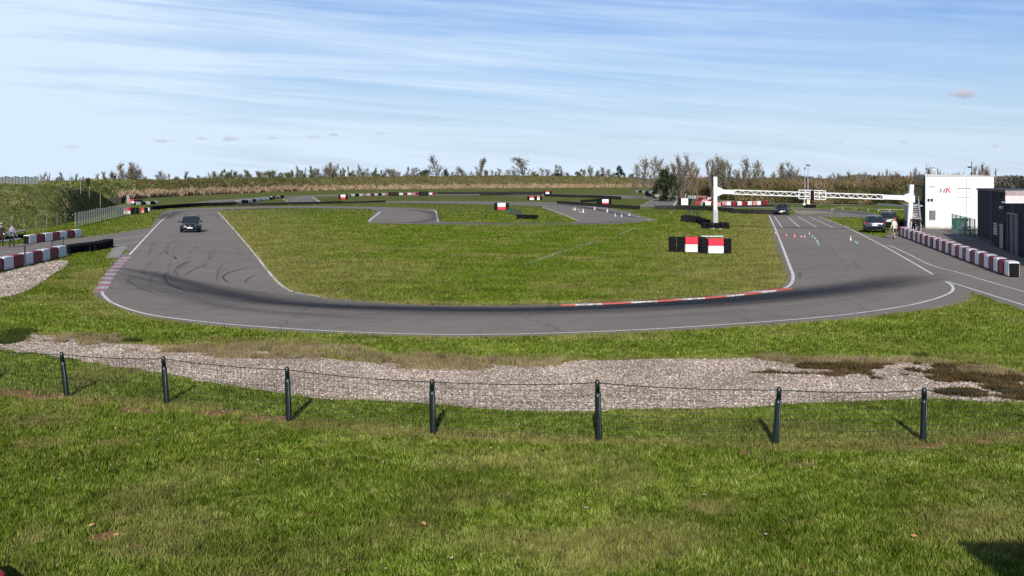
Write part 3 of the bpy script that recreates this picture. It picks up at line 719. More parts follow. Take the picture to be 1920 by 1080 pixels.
def bank(name, base, crest, back, nu, nv, amp, dryf):
    def samp(line, n):
        pts = smooth_line(line, 8); cum = np.array([0] + list(np.cumsum([(b - a).length for a, b in zip(pts[:-1], pts[1:])])))
        arr = np.array([tuple(p) for p in pts]); t = np.linspace(0, cum[-1], n)
        return np.stack([np.interp(t, cum, arr[:, k]) for k in range(3)], 1)
    def by_param(line, n):
        pts = smooth_line(line, 8); arr = np.array([tuple(p) for p in pts]); t = np.linspace(0, len(arr) - 1, n)
        return np.stack([np.interp(t, np.arange(len(arr)), arr[:, k]) for k in range(3)], 1)
    A, B, D = by_param(base, nu), by_param(crest, nu), by_param(back, nu)
    rows = []; vt = []
    for j in range(nv + 1):
        t = j / nv; e = t * t * (3 - 2 * t) * .5 + t * .5
        p = A * (1 - t) + B * t; p[:, 2] = A[:, 2] * (1 - e) + B[:, 2] * e
        rows.append(p); vt.append(t)
    for j in range(1, 4): rows.append(B * (1 - j / 3) + D * (j / 3)); vt.append(1)
    co = np.stack(rows)                                  # rows, nu, 3
    f = np.sin(np.linspace(0, math.pi, nv + 4))[:, None] ** .5
    co[..., 2] += (fbm(co[..., 0], co[..., 1], amp[1], 50) - .5) * amp[0] * f + (fbm(co[..., 0], co[..., 1], amp[1] / 5, 60) - .5) * amp[0] * .5 * f
    nr = co.shape[0]; ii = np.arange(nr * nu).reshape(nr, nu)
    q = np.stack([ii[:-1, :-1], ii[:-1, 1:], ii[1:, 1:], ii[1:, :-1]], -1).reshape(-1, 4)
    dr = dryf(np.linspace(0, 1, nu)[None, :], np.array(vt)[:, None]) + np.zeros((nr, nu))
    o = np_mesh(name, co.reshape(-1, 3), q, 4, bankm, [('dry', 'POINT', dr)]); o['kind'] = 'structure'
    for p_ in o.data.polygons: p_.use_smooth = True
    return co
def crest_pts(lst): return [P(x, y, d) for x, y, d in lst]
bb = W([(60, 392), (110, 388), (150, 384), (205, 377.5), (260, 372), (330, 368), (400, 364.5), (500, 360.5), (600, 357), (750, 354.5), (900, 353), (1050, 352), (1180, 351.5), (1245, 351.5)], -.05)
bc = crest_pts([(60, 343, 222), (110, 342, 236), (150, 341, 250), (205, 338, 285), (260, 337.5, 318), (330, 337, 352), (400, 335, 392), (500, 333.5, 455), (600, 332.5, 530), (750, 331, 600), (900, 329.5, 655), (1050, 330, 690), (1180, 332.5, 695), (1245, 337, 690)])
bk = [p + Vector((0, 25, 0)) for p in bc]
for p in bk: p.z = -.5
back_co = bank('back_bank', bb, bc, bk, 700, 16, (1.2, 7), lambda u, v: np.clip(.0 + .5 * sstep(.25, .55, u) - .2 * sstep(.9, 1, u) + np.where(v < .22, .7, 0) * sstep(.12, .3, u), 0, 1.2))
lb = W([(-160, 452), (0, 437), (60, 430), (110, 423), (145, 414), (180, 404), (205, 393), (217, 384)], -.05)
lc = crest_pts([(-160, 338, 118), (0, 344, 128), (60, 346, 135), (110, 347.5, 143), (145, 350, 155), (172, 354, 172), (195, 367, 190), (212, 380, 215)])
lk = [p + Vector((-6, 22, 0)) for p in lc]
for p in lk: p.z = -.3
left_co = bank('left_bank', lb, lc, lk, 420, 50, (.7, 3), lambda u, v: np.clip(.1 + .35 * sstep(.3, .6, u), 0, 1) + 0 * v)
# tan strip of reeds at the foot of the back bank
def bank_tufts(name, label, cat, co, rows, n, h, w, m, lean=.5, ux=(0, 1)):
    nr, nu, _ = co.shape
    u = (ux[0] + rng.random(n) * (ux[1] - ux[0])) * (nu - 1.01); v = rows[0] + rng.random(n) * (rows[1] - rows[0])
    iu, iv = u.astype(int), v.astype(int); fu, fv = (u - iu)[:, None], (v - iv)[:, None]
    p = (co[iv, iu] * (1 - fu) + co[iv, iu + 1] * fu) * (1 - fv) + (co[iv + 1, iu] * (1 - fu) + co[iv + 1, iu + 1] * fu) * fv
    X, Y, Z = p.T
    ok = fbm(X, Y, 2.5, 71) > .4
    X, Y, Z = X[ok], Y[ok], Z[ok]
    hh = h * (.3 + rng.random(len(X))) * (.4 + vn(X, Y, 1.5, 3)); 
    c = blades(X, Y, Z - .05, hh, w * (.5 + rng.random(len(X))), lean)
    r = np.clip(.5 * rng.random(len(X)) + .6 * fbm(X, Y, 2, 9), 0, 1)
    o = np_mesh(name, c, np.arange(len(c)).reshape(-1, 3), 3, m, [('r', 'FACE', r), ('dry', 'FACE', r * 0)])
    return tag(o, label, cat, kind='stuff')
tus_m = blade_mat('tussock', [(.0, (.022, .036, .008)), (.3, (.09, .115, .025)), (.55, (.19, .205, .055)), (.75, (.32, .31, .12)), (1, (.52, .46, .26))])
tan_m = blade_mat('dry_tussock', [(.0, (.035, .045, .014)), (.4, (.10, .105, .035)), (.65, (.17, .155, .065)), (.85, (.26, .20, .10)), (1, (.40, .32, .18))])
reed_m = blade_mat('reeds', [(.0, (.25, .17, .10)), (.5, (.42, .30, .19)), (1, (.52, .40, .27))])
bank_tufts('bank_vegetation', 'rough green tussocks covering the left bank', 'undergrowth', left_co, (0, 49), 34000, .17, .13, tus_m, .9)
bank_tufts('bank_vegetation', 'coarse straw and green scrub covering the long back bank', 'undergrowth', back_co, (4, 16), 46000, .42, .8, tan_m, .8, (.3, 1))
bank_tufts('bank_vegetation', 'dark green scrub on the left part of the back bank', 'undergrowth', back_co, (3, 16), 24000, .35, .5, tus_m, .8, (0, .34))
bank_tufts('reeds', 'pale tan strip of dry reeds along the foot of the back bank', 'reeds', back_co, (0, 3.4), 30000, 1.5, .5, reed_m, .3, (.26, .97))

# ------------------------------------------------------------------ trees
def leaf_quads(mb, c, s, m, n=1):
    for _ in range(n):
        a = Vector((random.gauss(0, 1), random.gauss(0, 1), random.gauss(0, 1))).normalized() * s
        b = Vector((random.gauss(0, 1), random.gauss(0, 1), random.gauss(0, 1))).normalized() * s * .7
        mb.add([c - a - b, c + a - b, c + a + b, c - a + b], [(0, 1, 2, 3)], m)
def bark(): return mat('grey_bark', (.17, .145, .12), .9, .3, 20)
def twigm(): return mat('bare_twigs', (.18, .145, .12), .9, .35, 3)
LEAF = {
    'grey': ((.13, .125, .085), (.22, .20, .14)), 'green': ((.055, .075, .02), (.12, .14, .05)), 'olive': ((.10, .095, .03), (.2, .17, .06)),
    'dark': ((.018, .03, .012), (.045, .06, .022)), 'rust': ((.20, .09, .035), (.30, .16, .07)), 'brown': ((.13, .09, .05), (.22, .16, .10)), 'pale': ((.25, .19, .16), (.34, .28, .23))}
def leafmat(k, i): return mat(f'{k}_leaves_{"light" if i else "dark"}', LEAF[k][i], .85, .35, 2)
def make_tree(kind, leaf, seed):
    random.seed(seed); tk = MB(); cr = MB(); bk_ = bark(); tw = twigm() if leaf not in ('rust', 'brown') else mat('brown_twigs', (.17, .12, .085), .9, .3, 3)
    la, lb_ = leafmat(leaf, 0), leafmat(leaf, 1)
    def branch(p, d, L, r, lev):
        n = 4; pts = [p]; q = p.copy(); dd = d.copy()
        for i in range(n):
            dd = (dd + Vector((random.gauss(0, .12), random.gauss(0, .12), random.gauss(.05, .06)))).normalized(); q = q + dd * L / n; pts.append(q.copy())
        if lev < 2: tk.tube(pts, [r * (1 - .7 * i / n) for i in range(n + 1)], bk_, 4, False)
        else:
            e = Vector((random.gauss(0, 1), random.gauss(0, 1), 0)).normalized() * r
            cr.add([pts[0] - e, pts[0] + e, pts[2] + e * .6, pts[2] - e * .6, pts[4]], [(0, 1, 2, 3), (3, 2, 4)], tw)
        return pts, dd
    fan = kind == 'fan'; den = {'bare': .55, 'fan': .4, 'airy': 1.0, 'column': 1.4}.get(kind, 1)
    if kind in ('bare', 'fan', 'airy', 'column'):
        stems = [(Vector((0, 0, 0)), Vector((0, 0, 1)), .92, .013)]
        if fan: stems = [(Vector((0, 0, 0)), Vector((random.uniform(-.42, .42), random.uniform(-.3, .3), 1)).normalized(), random.uniform(.75, .97), .009) for _ in range(9)]
        for p, d, L, r in stems:
            pts, _ = branch(p, d, L, r, 0)
            nb = 12 if fan else 28
            for i in range(nb):
                t = random.uniform(.18, .97) * 4; k = min(3, int(t)); q = pts[k].lerp(pts[k + 1], t - k)
                az = random.uniform(0, 6.28); z = t / 4
                spread = {'bare': .75, 'fan': .3, 'airy': .7, 'column': .25}[kind] * random.uniform(.6, 1.2)
                bd = Vector((math.cos(az) * spread, math.sin(az) * spread, random.uniform(.6, 1))).normalized()
                ln = {'bare': .42, 'fan': .22, 'airy': .36, 'column': .26}[kind] * (1.15 - z) * random.uniform(.6, 1.1) + .05
                ps, dd = branch(q, bd, ln, r * .35, 1)
                for j in range(13):
                    s = ps[random.randint(1, 4)]
                    tdv = (dd + Vector((random.gauss(0, .45), random.gauss(0, .45), random.gauss(.15, .3)))).normalized()
                    ts, _ = branch(s, tdv, random.uniform(.07, .17), .0045, 2)
                    for _k in range(3):
                        if random.random() < den * .6: leaf_quads(cr, ts[random.randint(1, 4)] + Vector((random.gauss(0, .012), random.gauss(0, .012), random.gauss(0, .012))), random.uniform(.008, .02), random.choice((la, lb_)))
    else:                                              # bush, round, cone
        for k in range(1 if kind != 'bush' else 4):
            d = Vector((random.uniform(-.3, .3), random.uniform(-.3, .3), 1)) if kind == 'bush' else Vector((0, 0, 1))
            branch(Vector((0, 0, 0)), d.normalized(), .8, .02, 0)
        clumps = []
        for i in range(26):
            z = random.uniform(.08 if kind != 'round' else .25, .95)
            rad = {'cone': .5 * (1 - z) ** .8 + .06, 'bush': .48 * math.sin(math.pi * min(1, z * .8 + .15)) ** .6, 'round': .48 * math.sqrt(max(.02, 1 - ((z - .6) / .42) ** 2))}[kind]
            az = random.uniform(0, 6.28); rr_ = rad * random.uniform(.2, .85)
            clumps.append((Vector((math.cos(az) * rr_, math.sin(az) * rr_, z)), random.uniform(.06, .14)))
        for c, s in clumps:
            for _ in range(80):
                leaf_quads(cr, c + Vector((random.gauss(0, s * .6), random.gauss(0, s * .6), random.gauss(0, s * .5))), random.uniform(.014, .032), la if random.random() < .6 else lb_)
    root = thing('tree', 'prototype tree', 'tree')
    tk.build('trunk', root); cr.build('crown', root)
    # normalise height and width
    ch = root.children; zs = max(max(v.co.z for v in c.data.vertices) for c in ch); w_ = np.percentile([abs(v.co.x) for c in ch for v in c.data.vertices], 97)
    root['_z'] = zs; root['_w'] = w_ * 2
    return root
PHR = {('bare', 'grey'): 'bare grey branching tree', ('bare', 'pale'): 'pale pinkish bare tree', ('fan', 'grey'): 'multi stemmed bare tree fanning upward', ('fan', 'pale'): 'pale bare tree with fan of upright branches', ('airy', 'green'): 'thinly leaved green tree',
       ('airy', 'olive'): 'thinly leaved olive tree', ('airy', 'grey'): 'thin grey green tree', ('column', 'grey'): 'narrow columnar grey tree', ('column', 'green'): 'narrow columnar green tree', ('round', 'green'): 'round green tree',
       ('bush', 'dark'): 'low dark bush', ('bush', 'brown'): 'low brown bush', ('cone', 'dark'): 'dense dark green evergreen', ('bare', 'rust'): 'rust brown twiggy tree', ('fan', 'brown'): 'brown multi stemmed bare tree', ('round', 'dark'): 'small dark green tree', ('airy', 'rust'): 'reddish brown leaved tree', ('bush', 'olive'): 'olive brown shrub'}
PROTO = {}
for i, k in enumerate(PHR):
    PROTO[k] = [make_tree(*k, 100 + i), make_tree(*k, 200 + i)]
A_ = [('bare', 'grey'), ('bare', 'pale'), ('fan', 'grey'), ('fan', 'pale'), ('airy', 'green'), ('airy', 'olive'), ('airy', 'grey'), ('column', 'grey'), ('column', 'green'), ('round', 'green'), ('bush', 'dark'), ('bush', 'brown'), ('cone', 'dark'), ('bare', 'rust'), ('fan', 'brown'), ('round', 'dark'), ('airy', 'rust'), ('bush', 'olive')]
# x, top row, width px, kind index, distance
TREES = [(66, 331, 10, 6), (80, 322, 16, 1), (90, 325, 10, 3), (104, 331, 12, 0), (119, 321, 15, 4), (133, 331, 8, 0), (143, 325, 8, 8), (151, 331, 8, 10), (158, 330, 7, 0), (175, 330, 9, 6), (186, 323, 8, 4), (198, 322, 8, 8), (208, 321, 7, 7), (217, 321, 12, 16), (228, 319, 10, 6), (241, 302, 32, 3),
         (250, 312, 16, 0), (263, 321, 14, 1), (272, 330, 10, 0), (306, 319, 14, 6), (298, 327, 10, 0), (318, 326, 7, 7), (326, 330, 9, 6), (334, 331, 8, 0), (345, 321, 9, 8), (357, 329, 10, 5), (367, 328, 9, 4), (375, 329, 8, 0), (388, 330, 10, 6), (398, 320, 9, 0), (405, 326, 12, 9), (415, 325, 11, 4), (424, 318, 14, 9), (433, 318, 9, 4),
         (444, 322, 10, 8), (456, 328, 9, 5), (466, 321, 10, 9), (476, 328, 8, 6), (487, 321, 9, 0), (495, 322, 9, 0), (511, 319, 18, 9), (525, 323, 10, 4), (534, 325, 8, 6), (544, 320, 11, 9), (557, 309, 8, 4), (562, 320, 8, 7), (570, 315, 5, 7), (581, 312, 6, 8), (590, 314, 12, 5), (602, 315, 12, 4), (615, 304, 14, 2),
         (624, 305, 16, 14), (632, 318, 8, 6), (640, 318, 7, 7), (646, 314, 6, 8), (653, 312, 7, 7), (665, 316, 9, 5), (674, 308, 8, 4), (682, 320, 9, 6), (690, 315, 11, 5), (701, 313, 10, 4), (710, 319, 8, 7), (717, 315, 10, 6), (730, 316, 12, 6), (746, 317, 14, 6), (761, 313, 9, 7), (776, 314, 15, 0), (797, 315, 20, 10), (807, 309, 9, 1),
         (820, 289, 16, 6), (834, 314, 11, 10), (845, 322, 10, 0), (856, 310, 13, 5), (869, 317, 12, 0), (882, 321, 10, 1), (898, 296, 12, 7), (910, 320, 14, 11), (924, 318, 10, 1), (938, 315, 13, 1), (953, 318, 9, 0), (966, 319, 12, 0), (982, 294, 30, 0), (1000, 322, 10, 1), (1018, 315, 14, 1), (1030, 317, 12, 0), (1042, 308, 14, 5),
         (1054, 311, 8, 4), (1049, 323, 32, 10), (1075, 328, 20, 10), (1097, 317, 9, 1), (1109, 310, 10, 4), (1119, 318, 8, 1), (1134, 313, 13, 0), (1143, 316, 9, 6), (1163, 311, 13, 15), (1186, 326, 12, 10)]
random.seed(5)
for x_ in list(range(392, 800, 11)) + [842, 868, 888, 930, 1005, 1065, 1086, 1126, 1150, 1174]:
    TREES.append((x_ + random.uniform(-4, 4), random.choice((318, 321, 323, 325, 326)), random.choice((8, 10, 12, 14)), random.choice((4, 5, 6, 8, 9, 7, 0, 1))))
TREES.sort()
TD = lambda x: float(np.interp(x, [0, 150, 260, 400, 600, 900, 1250], [235, 290, 350, 425, 570, 700, 735]))
for i, (x, yt, w, k) in enumerate(TREES):
    kd = A_[k]; pr = PROTO[kd][i % 2]; d = TD(x) + random.uniform(-6, 10)
    top = P(x, yt - 2, d); H = top.z + .3; wid = w * d / F * 1.3
    o = dup(pr, (top.x, d, -.3), random.uniform(0, 6.28), f'{PHR[kd]}, {nth(i)} from left along the far bank', (wid / pr['_w'], wid / pr['_w'], H / pr['_z']))
    o['group'] = 'trees along the far bank'
RT = [(1196, 305, 12, 0, 300), (1208, 293, 18, 6, 290), (1222, 290, 20, 1, 300), (1232, 296, 18, 0, 285), (1241, 306, 14, 6, 290), (1246, 314, 22, 12, 262), (1256, 319, 24, 10, 256), (1240, 330, 20, 10, 258), (1270, 305, 20, 0, 275), (1277, 287, 26, 2, 280), (1289, 301, 20, 1, 285), (1300, 306, 18, 5, 262), (1309, 318, 14, 16, 275), (1334, 295, 18, 3, 290),
      (1348, 289, 26, 2, 285), (1357, 300, 18, 1, 295), (1365, 301, 14, 4, 275), (1380, 316, 14, 0, 290), (1390, 312, 14, 14, 280), (1402, 293, 18, 6, 285), (1413, 302, 18, 5, 270), (1424, 297, 12, 1, 295), (1436, 316, 12, 4, 280), (1451, 319, 13, 5, 275), (1462, 318, 12, 0, 290), (1474, 302, 24, 2, 280), (1490, 318, 14, 1, 285), (1499, 322, 12, 14, 275),
      (1540, 326, 12, 1, 300), (1553, 327, 10, 0, 295), (1565, 322, 10, 1, 295), (1576, 324, 10, 0, 290), (1585, 319, 13, 4, 280), (1598, 328, 10, 16, 285), (1609, 323, 12, 1, 295), (1620, 321, 12, 3, 300), (1634, 328, 12, 13, 280), (1647, 322, 9, 4, 285), (1661, 317, 14, 3, 290), (1677, 321, 18, 16, 270), (1686, 326, 16, 13, 265), (1697, 330, 14, 13, 262),
      (1718, 313, 18, 3, 240), (1752, 311, 16, 6, 240), (1762, 314, 12, 3, 245), (1838, 308, 22, 3, 170), (1850, 304, 26, 3, 165), (1886, 347, 22, 10, 150), (1903, 349, 14, 10, 155)]
nR = len([t_ for t_ in RT if t_[0] < 1700]); RT = sorted(RT, key=lambda t_: t_[0])
for i, (x, yt, w, k, d) in enumerate(RT):
    kd = A_[k]; pr = PROTO[kd][i % 2]; top = P(x, yt - 2, d); H = top.z + .1; wid = w * d / F * 1.3
    where = 'in the right scrub' if x < 1700 else ('behind the white building' if x < 1780 else 'behind the grey building')
    n_ = i if x < 1700 else (i - nR if x < 1780 else i - nR - 3)
    o = dup(pr, (top.x, d, -.1), random.uniform(0, 6.28), f'{PHR[kd]}, {nth(n_)} from left {where}', (wid / pr['_w'], wid / pr['_w'], H / pr['_z']))
    o['group'] = 'trees at the right'
# small dark tree on the left bank with its stake
sp = P(166, 352, 170); o = dup(PROTO[('round', 'dark')][0], (sp.x, sp.y, sp.z - 1.2), 0, 'small dark tree standing alone on the left bank slope', (.9, .9, 2.6))
for k in PROTO:
    for r_ in PROTO[k]:
        for c_ in list(r_.children): bpy.data.objects.remove(c_)
        bpy.data.objects.remove(r_)
for o in bpy.data.objects:
    for q in ('_z', '_w'):
        if q in o: del o[q]
# bushes of the right-hand scrub: one mass of twigs and leaves
def scrub(name, label, base_px, depth, top_fn, n, cols, size):
    line_ = smooth_line(W(base_px), 8); arr = np.array([tuple(p) for p in line_]); u = rng.random(n) * (len(arr) - 1.01); iu = u.astype(int); f = (u - iu)[:, None]
    p = arr[iu] * (1 - f) + arr[iu + 1] * f; t = rng.random(n) * depth
    s = 1 + t / p[:, 1]; X, Y = p[:, 0] * s, p[:, 1] * s
    px = CX + X * F / Y; top = top_fn(px) * (.72 + .5 * fbm(X, Y, 4, 81)) * (.5 + .5 * np.minimum(1, t / 2.5))
    Z = rng.random(n) ** .8 * top
    th = rng.random(n) * 6.283; tw = rng.random(n) < .45
    w = np.where(tw, .05, size * (.5 + rng.random(n))); h = np.where(tw, 1.1 * (.5 + rng.random(n)), size * (.5 + rng.random(n)))
    dx, dy = np.cos(th) * w / 2, np.sin(th) * w / 2; lx, ly = rng.normal(0, .25, n) * h, rng.normal(0, .25, n) * h
    co = np.zeros((n, 4, 3)); co[:, 0] = np.stack([X - dx, Y - dy, Z], 1); co[:, 1] = np.stack([X + dx, Y + dy, Z], 1)
    co[:, 2] = np.stack([X + dx * .6 + lx, Y + dy * .6 + ly, Z + h], 1); co[:, 3] = np.stack([X - dx * .6 + lx, Y - dy * .6 + ly, Z + h * .9], 1)
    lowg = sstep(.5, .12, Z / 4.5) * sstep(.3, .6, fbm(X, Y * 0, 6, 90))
    r = np.clip(.45 * rng.random(n) + 1.1 * (fbm(X, Z * 1.2 + Y * .2, 3.4, 91) - .5) + .32, 0, 1)
    o = np_mesh(name, co.reshape(-1, 3), np.arange(n * 4).reshape(-1, 4), 4, cols, [('r', 'FACE', r), ('dry', 'FACE', lowg * .85)])
    return tag(o, label, 'scrub', kind='stuff')
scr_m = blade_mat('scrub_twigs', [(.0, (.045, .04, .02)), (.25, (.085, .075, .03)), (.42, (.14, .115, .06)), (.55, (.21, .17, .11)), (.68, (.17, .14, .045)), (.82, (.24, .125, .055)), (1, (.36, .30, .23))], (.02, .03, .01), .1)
scrub('scrub', 'dense brown and olive scrub behind the right hand side of the track', [(1225, 362), (1262, 367), (1340, 371), (1420, 376), (1500, 379.5), (1600, 382), (1720, 384.5), (1800, 386)], 14, lambda px: np.interp(px, [1200, 1240, 1330, 1345, 1500, 1560, 1640, 1700, 1800], [1.3, 4.6, 4.3, 3.9, 3.8, 3.7, 3.6, 4.2, 4.5]), 120000, scr_m, .32)
hedge_m = blade_mat('hedge_leaves', [(.0, (.012, .02, .007)), (.5, (.035, .05, .016)), (.8, (.09, .08, .03)), (1, (.14, .12, .06))], trans=.1)
scrub('hedge', 'dark low hedge along the foot of the right hand scrub', [(1235, 366.5), (1340, 373), (1420, 378), (1500, 381), (1600, 383.4), (1720, 386)], 3, lambda px: px * 0 + 2.0, 40000, hedge_m, .3)
# crest bushes and distant woods
wood_m = blade_mat('far_wood', [(.0, (.05, .055, .04)), (.5, (.12, .115, .09)), (1, (.24, .22, .2))], trans=.1)
def far_wood(name, label, x0, x1, d, hfn, n, sz):
    X = (x0 + rng.random(n) * (x1 - x0) - CX) * d / F; Y = d + rng.random(n) * 25
    px = CX + X * F / Y; top = hfn(px) * (.5 + fbm(X, Y * 0, 14, 95)); Z = rng.random(n) * top - .2
    w = sz * (.4 + rng.random(n)); h = sz * (.6 + 1.4 * rng.random(n)); th = rng.random(n) * 3.14
    dx, dy = np.cos(th) * w / 2, np.sin(th) * w / 2
    co = np.zeros((n, 4, 3)); co[:, 0] = np.stack([X - dx, Y - dy, Z], 1); co[:, 1] = np.stack([X + dx, Y + dy, Z], 1); co[:, 2] = np.stack([X + dx * .5, Y + dy, Z + h], 1); co[:, 3] = np.stack([X - dx * .5, Y - dy, Z + h * .8], 1)
    r = np.clip(.4 * rng.random(n) + .6 * fbm(X, Z * 2, 6, 97), 0, 1)
    return tag(np_mesh(name, co.reshape(-1, 3), np.arange(n * 4).reshape(-1, 4), 4, wood_m, [('r', 'FACE', r), ('dry', 'FACE', r * 0)]), label, 'woodland', kind='stuff')
far_wood('woodland', 'low continuous line of distant woodland along the horizon', 150, 1250, 900, lambda p: 4.0 + 0 * p, 16000, .8)
far_wood('woodland', 'far grey woodland seen over the right hand scrub', 1250, 1990, 600, lambda p: 5.0 + 0 * p, 22000, .8)

# ------------------------------------------------------------------ wire fence in front
gm = green_metal(); wire_m = mat('dark_wire', (.035, .045, .04), .5, .2, 5)
FP = [(-60, 728, -66, 648), (126, 745, 115, 660), (313, 758, 306, 668), (542, 790, 538, 688), (812, 813, 810, 711), (1123, 827, 1120, 712), (1454, 833, 1461, 726), (1731, 828, 1733, 727), (1978, 818, 1985, 722)]
fence = thing('wire_fence', 'low dark green wire netting fence on seven visible posts across the foreground lawn', 'fence', G(960, 820))
off = -Vector(G(960, 820)); tops = []
for i, (x, y, tx, ty) in enumerate(FP):
    b = G(x, y); t = P(tx, ty, b.y); tops.append((b, t)); v = t - b
    mb = MB(); mb.tube([b - v * .04, b, b + v * .72, b + v * .80], [.068, .066, .060, .056], gm, 10); mb.tube([b + v * .795, b + v * .985, t], [.046, .044, .03], gm, 10)
    for k in (.2, .45, .7): mb.tube([b + v * k + Vector((.0, -.064, 0)), b + v * (k + .015) + Vector((0, -.07, 0))], .012, wire_m, 5)
    mb.bar(b + v * .03 + Vector((.03, -.058, 0)), b + v * .79 + Vector((.03, -.054, 0)), .012, .012, mat('pale_green_metal', (.10, .13, .14), .35, .3, 8))  # thin paler strip along the near side of the post
    o = mb.build('post', fence, True); o.location = off
net = MB(); topw = MB()
for (b0, t0), (b1, t1) in zip(tops[:-1], tops[1:]):
    L = (b1 - b0).length; ns = 10; sag = .075
    def top_at(u): return t0.lerp(t1, u) * 1 + (b0.lerp(b1, u) - t0.lerp(t1, u)) * (.05 + sag * 4 * u * (1 - u) * .5)
    pts = [top_at(i / ns) for i in range(ns + 1)]
    topw.tube(pts, .009, wire_m, 4, False)
    rows = 9
    for k in range(1, rows + 1):
        q = [top_at(i / ns).lerp(b0.lerp(b1, i / ns), k / rows) for i in range(ns + 1)]
        for a, c in zip(q[:-1], q[1:]): net.bar(a, c, .005, .005, wire_m)
    nvv = int(L / .11)
    for i in range(nvv):
        u = (i + .5) / nvv; a = top_at(u); c = b0.lerp(b1, u); m1 = a.lerp(c, .5) + Vector((.03 * math.sin(i * 2.1), .02, 0))
        net.bar(a, m1, .0045, .0045, wire_m); net.bar(m1, c, .0045, .0045, wire_m)
o = net.build('wire_netting', fence); o.location = off
o = topw.build('top_wire', fence); o.location = off

# ------------------------------------------------------------------ red and white barrier blocks
blk = mat('black_plastic', (.010, .010, .012), .8, .3, 5)
def block_proto(kind):
    m = {'red': mat('block_red', (.26, .008, .022), .6, .25, 4, dirt=(.14, .02, .03)), 'white': paint_white(), 'pink': mat('faded_red_paint', (.62, .22, .22), .6, .3, 4, dirt=(.7, .55, .5)), 'black': rubber()}[kind]
    r = thing('barrier_block', 'x', 'barrier block')
    mb = MB(); mb.box((0, 0, .40), (.46, .93, .76), m, bev=.03, taper=.97)
    for s in (-1, 1):
        for zz in (.2, .42, .62): mb.box((s * .228, 0, zz), (.02, .8, .035), m, bev=.006)
    mb.build('shell', r)
    c = MB(); c.box((0, 0, .37), (.41, 1.03, .68), blk, bev=.03); c.box((0, 0, .04), (.44, .9, .08), blk); c.build('core', r)
    return r
BP = {k: block_proto(k) for k in ('red', 'white', 'pink', 'black')}
CN = {'red': 'red', 'white': 'white', 'pink': 'faded pink', 'black': 'black'}
def block_row(p0, p1, n, cols, where, group, sx=1.0, hz=1.0, frac=1.0, jit=.0):
    a, b = G(*p0), G(*p1); d = b - a; L = d.length / n; rz = math.atan2(-d.x, d.y)
    for i in range(n):
        if frac < 1 and random.random() > frac: continue
        c = a + d * ((i + .5) / n); k = cols[i % len(cols)]
        o = dup(BP[k], (c.x + random.gauss(0, jit * 1.5), c.y, 0), rz + random.uniform(-jit, jit) * 2, f'{CN[k]} barrier block, {nth(i)} {where}', (sx, L * .985, hz))
        o['group'] = group
block_row((1902, 520), (1690, 441), 34, ['white', 'red'], 'from the near end of the pit wall', 'red and white blocks of the pit wall', 1.15, 1.0, jit=.012)
block_row((118, 481), (-22, 513), 8, ['white', 'red'], 'from the tyre wall in the near row at the left edge', 'red and white blocks of the near left row', 1.0, .93, jit=.02)
block_row((148, 444), (48, 457.5), 7, ['white', 'red'], 'from the far end of the row behind the pit exit road', 'red and white blocks of the back left row', 1.0, .86, jit=.02)
block_row((1228, 370.5), (1326, 373.5), 11, ['white', 'pink', 'pink', 'white'], 'from the left of the pale row by the scrub', 'pale blocks along the far edge by the scrub', 1.3, 1.0, jit=.04)
block_row((1350, 386), (1436, 384.5), 9, ['pink', 'white', 'red', 'white', 'red', 'white'], 'from the left of the row seen under the gantry beam', 'red and white blocks under the gantry beam', 1.3, 1.0, jit=.05)
block_row((657, 368.4), (728, 366.4), 10, ['white', 'black', 'white', 'pink', 'white', 'red'], 'from the left of the far straight row', 'blocks on the far straight', 1.3, .9)
block_row((747, 366), (786, 365.4), 5, ['white', 'red', 'white', 'pink', 'red'], 'from the left between the two far tyre piles', 'blocks between the far tyre piles', 1.3, .9)
block_row((803, 365.4), (817, 365.2), 2, ['white', 'red'], 'right of the far tyre pile', 'blocks right of the far tyre pile', 1.3, .9)
block_row((444, 383), (530, 370.6), 12, ['white', 'black'], 'from the near end of the chain in the left infield', 'black and white blocks in the left infield', 1.1, .8, jit=.1)
block_row((257, 384.5), (296, 382.6), 5, ['white', 'black'], 'from the left of the short row beyond the left marker', 'black and white blocks at the far left', 1.0, .75, jit=.1)
block_row((1193, 360.6), (1232, 363.4), 6, ['white', 'black'], 'from the left of the far row before the evergreen', 'white blocks before the evergreen', 1.6, .9)
for i, (x, y, k, a) in enumerate([(1314, 377, 'red', .3), (1322, 381, 'pink', 1.2), (1331, 376, 'white', .5), (1327, 385, 'white', 1.9), (1338, 386.5, 'red', .2), (1309, 384, 'red', 1.4), (1346, 387, 'pink', 1.0), (1336, 380, 'red', .7), (1318, 386, 'white', .1)]):
    c = G(x, y); o = dup(BP[k], (c.x, c.y, 0), a, f'{CN[k]} barrier block, {nth(i)} in the loose heap left of the gantry post', (1.2, 1.5, .95)); o['group'] = 'loose heap of blocks left of the gantry post'
c = G(1692, 432); o = dup(BP['red'], (c.x, c.y, 0), .9, 'bright red barrier block standing behind the walking person', (1.2, .9, .8))
c = G(1684, 433); o = dup(BP['pink'], (c.x, c.y, 0), 1.3, 'faded striped barrier block beside the bright red one', (1.2, .9, .75))
c = G(-36, 1114); o = dup(BP['red'], (c.x, c.y, 0), .7, 'red block just showing in the bottom left corner', (.8, .8, .4))
for k in BP:
    for c_ in list(BP[k].children): bpy.data.objects.remove(c_)
    bpy.data.objects.remove(BP[k])

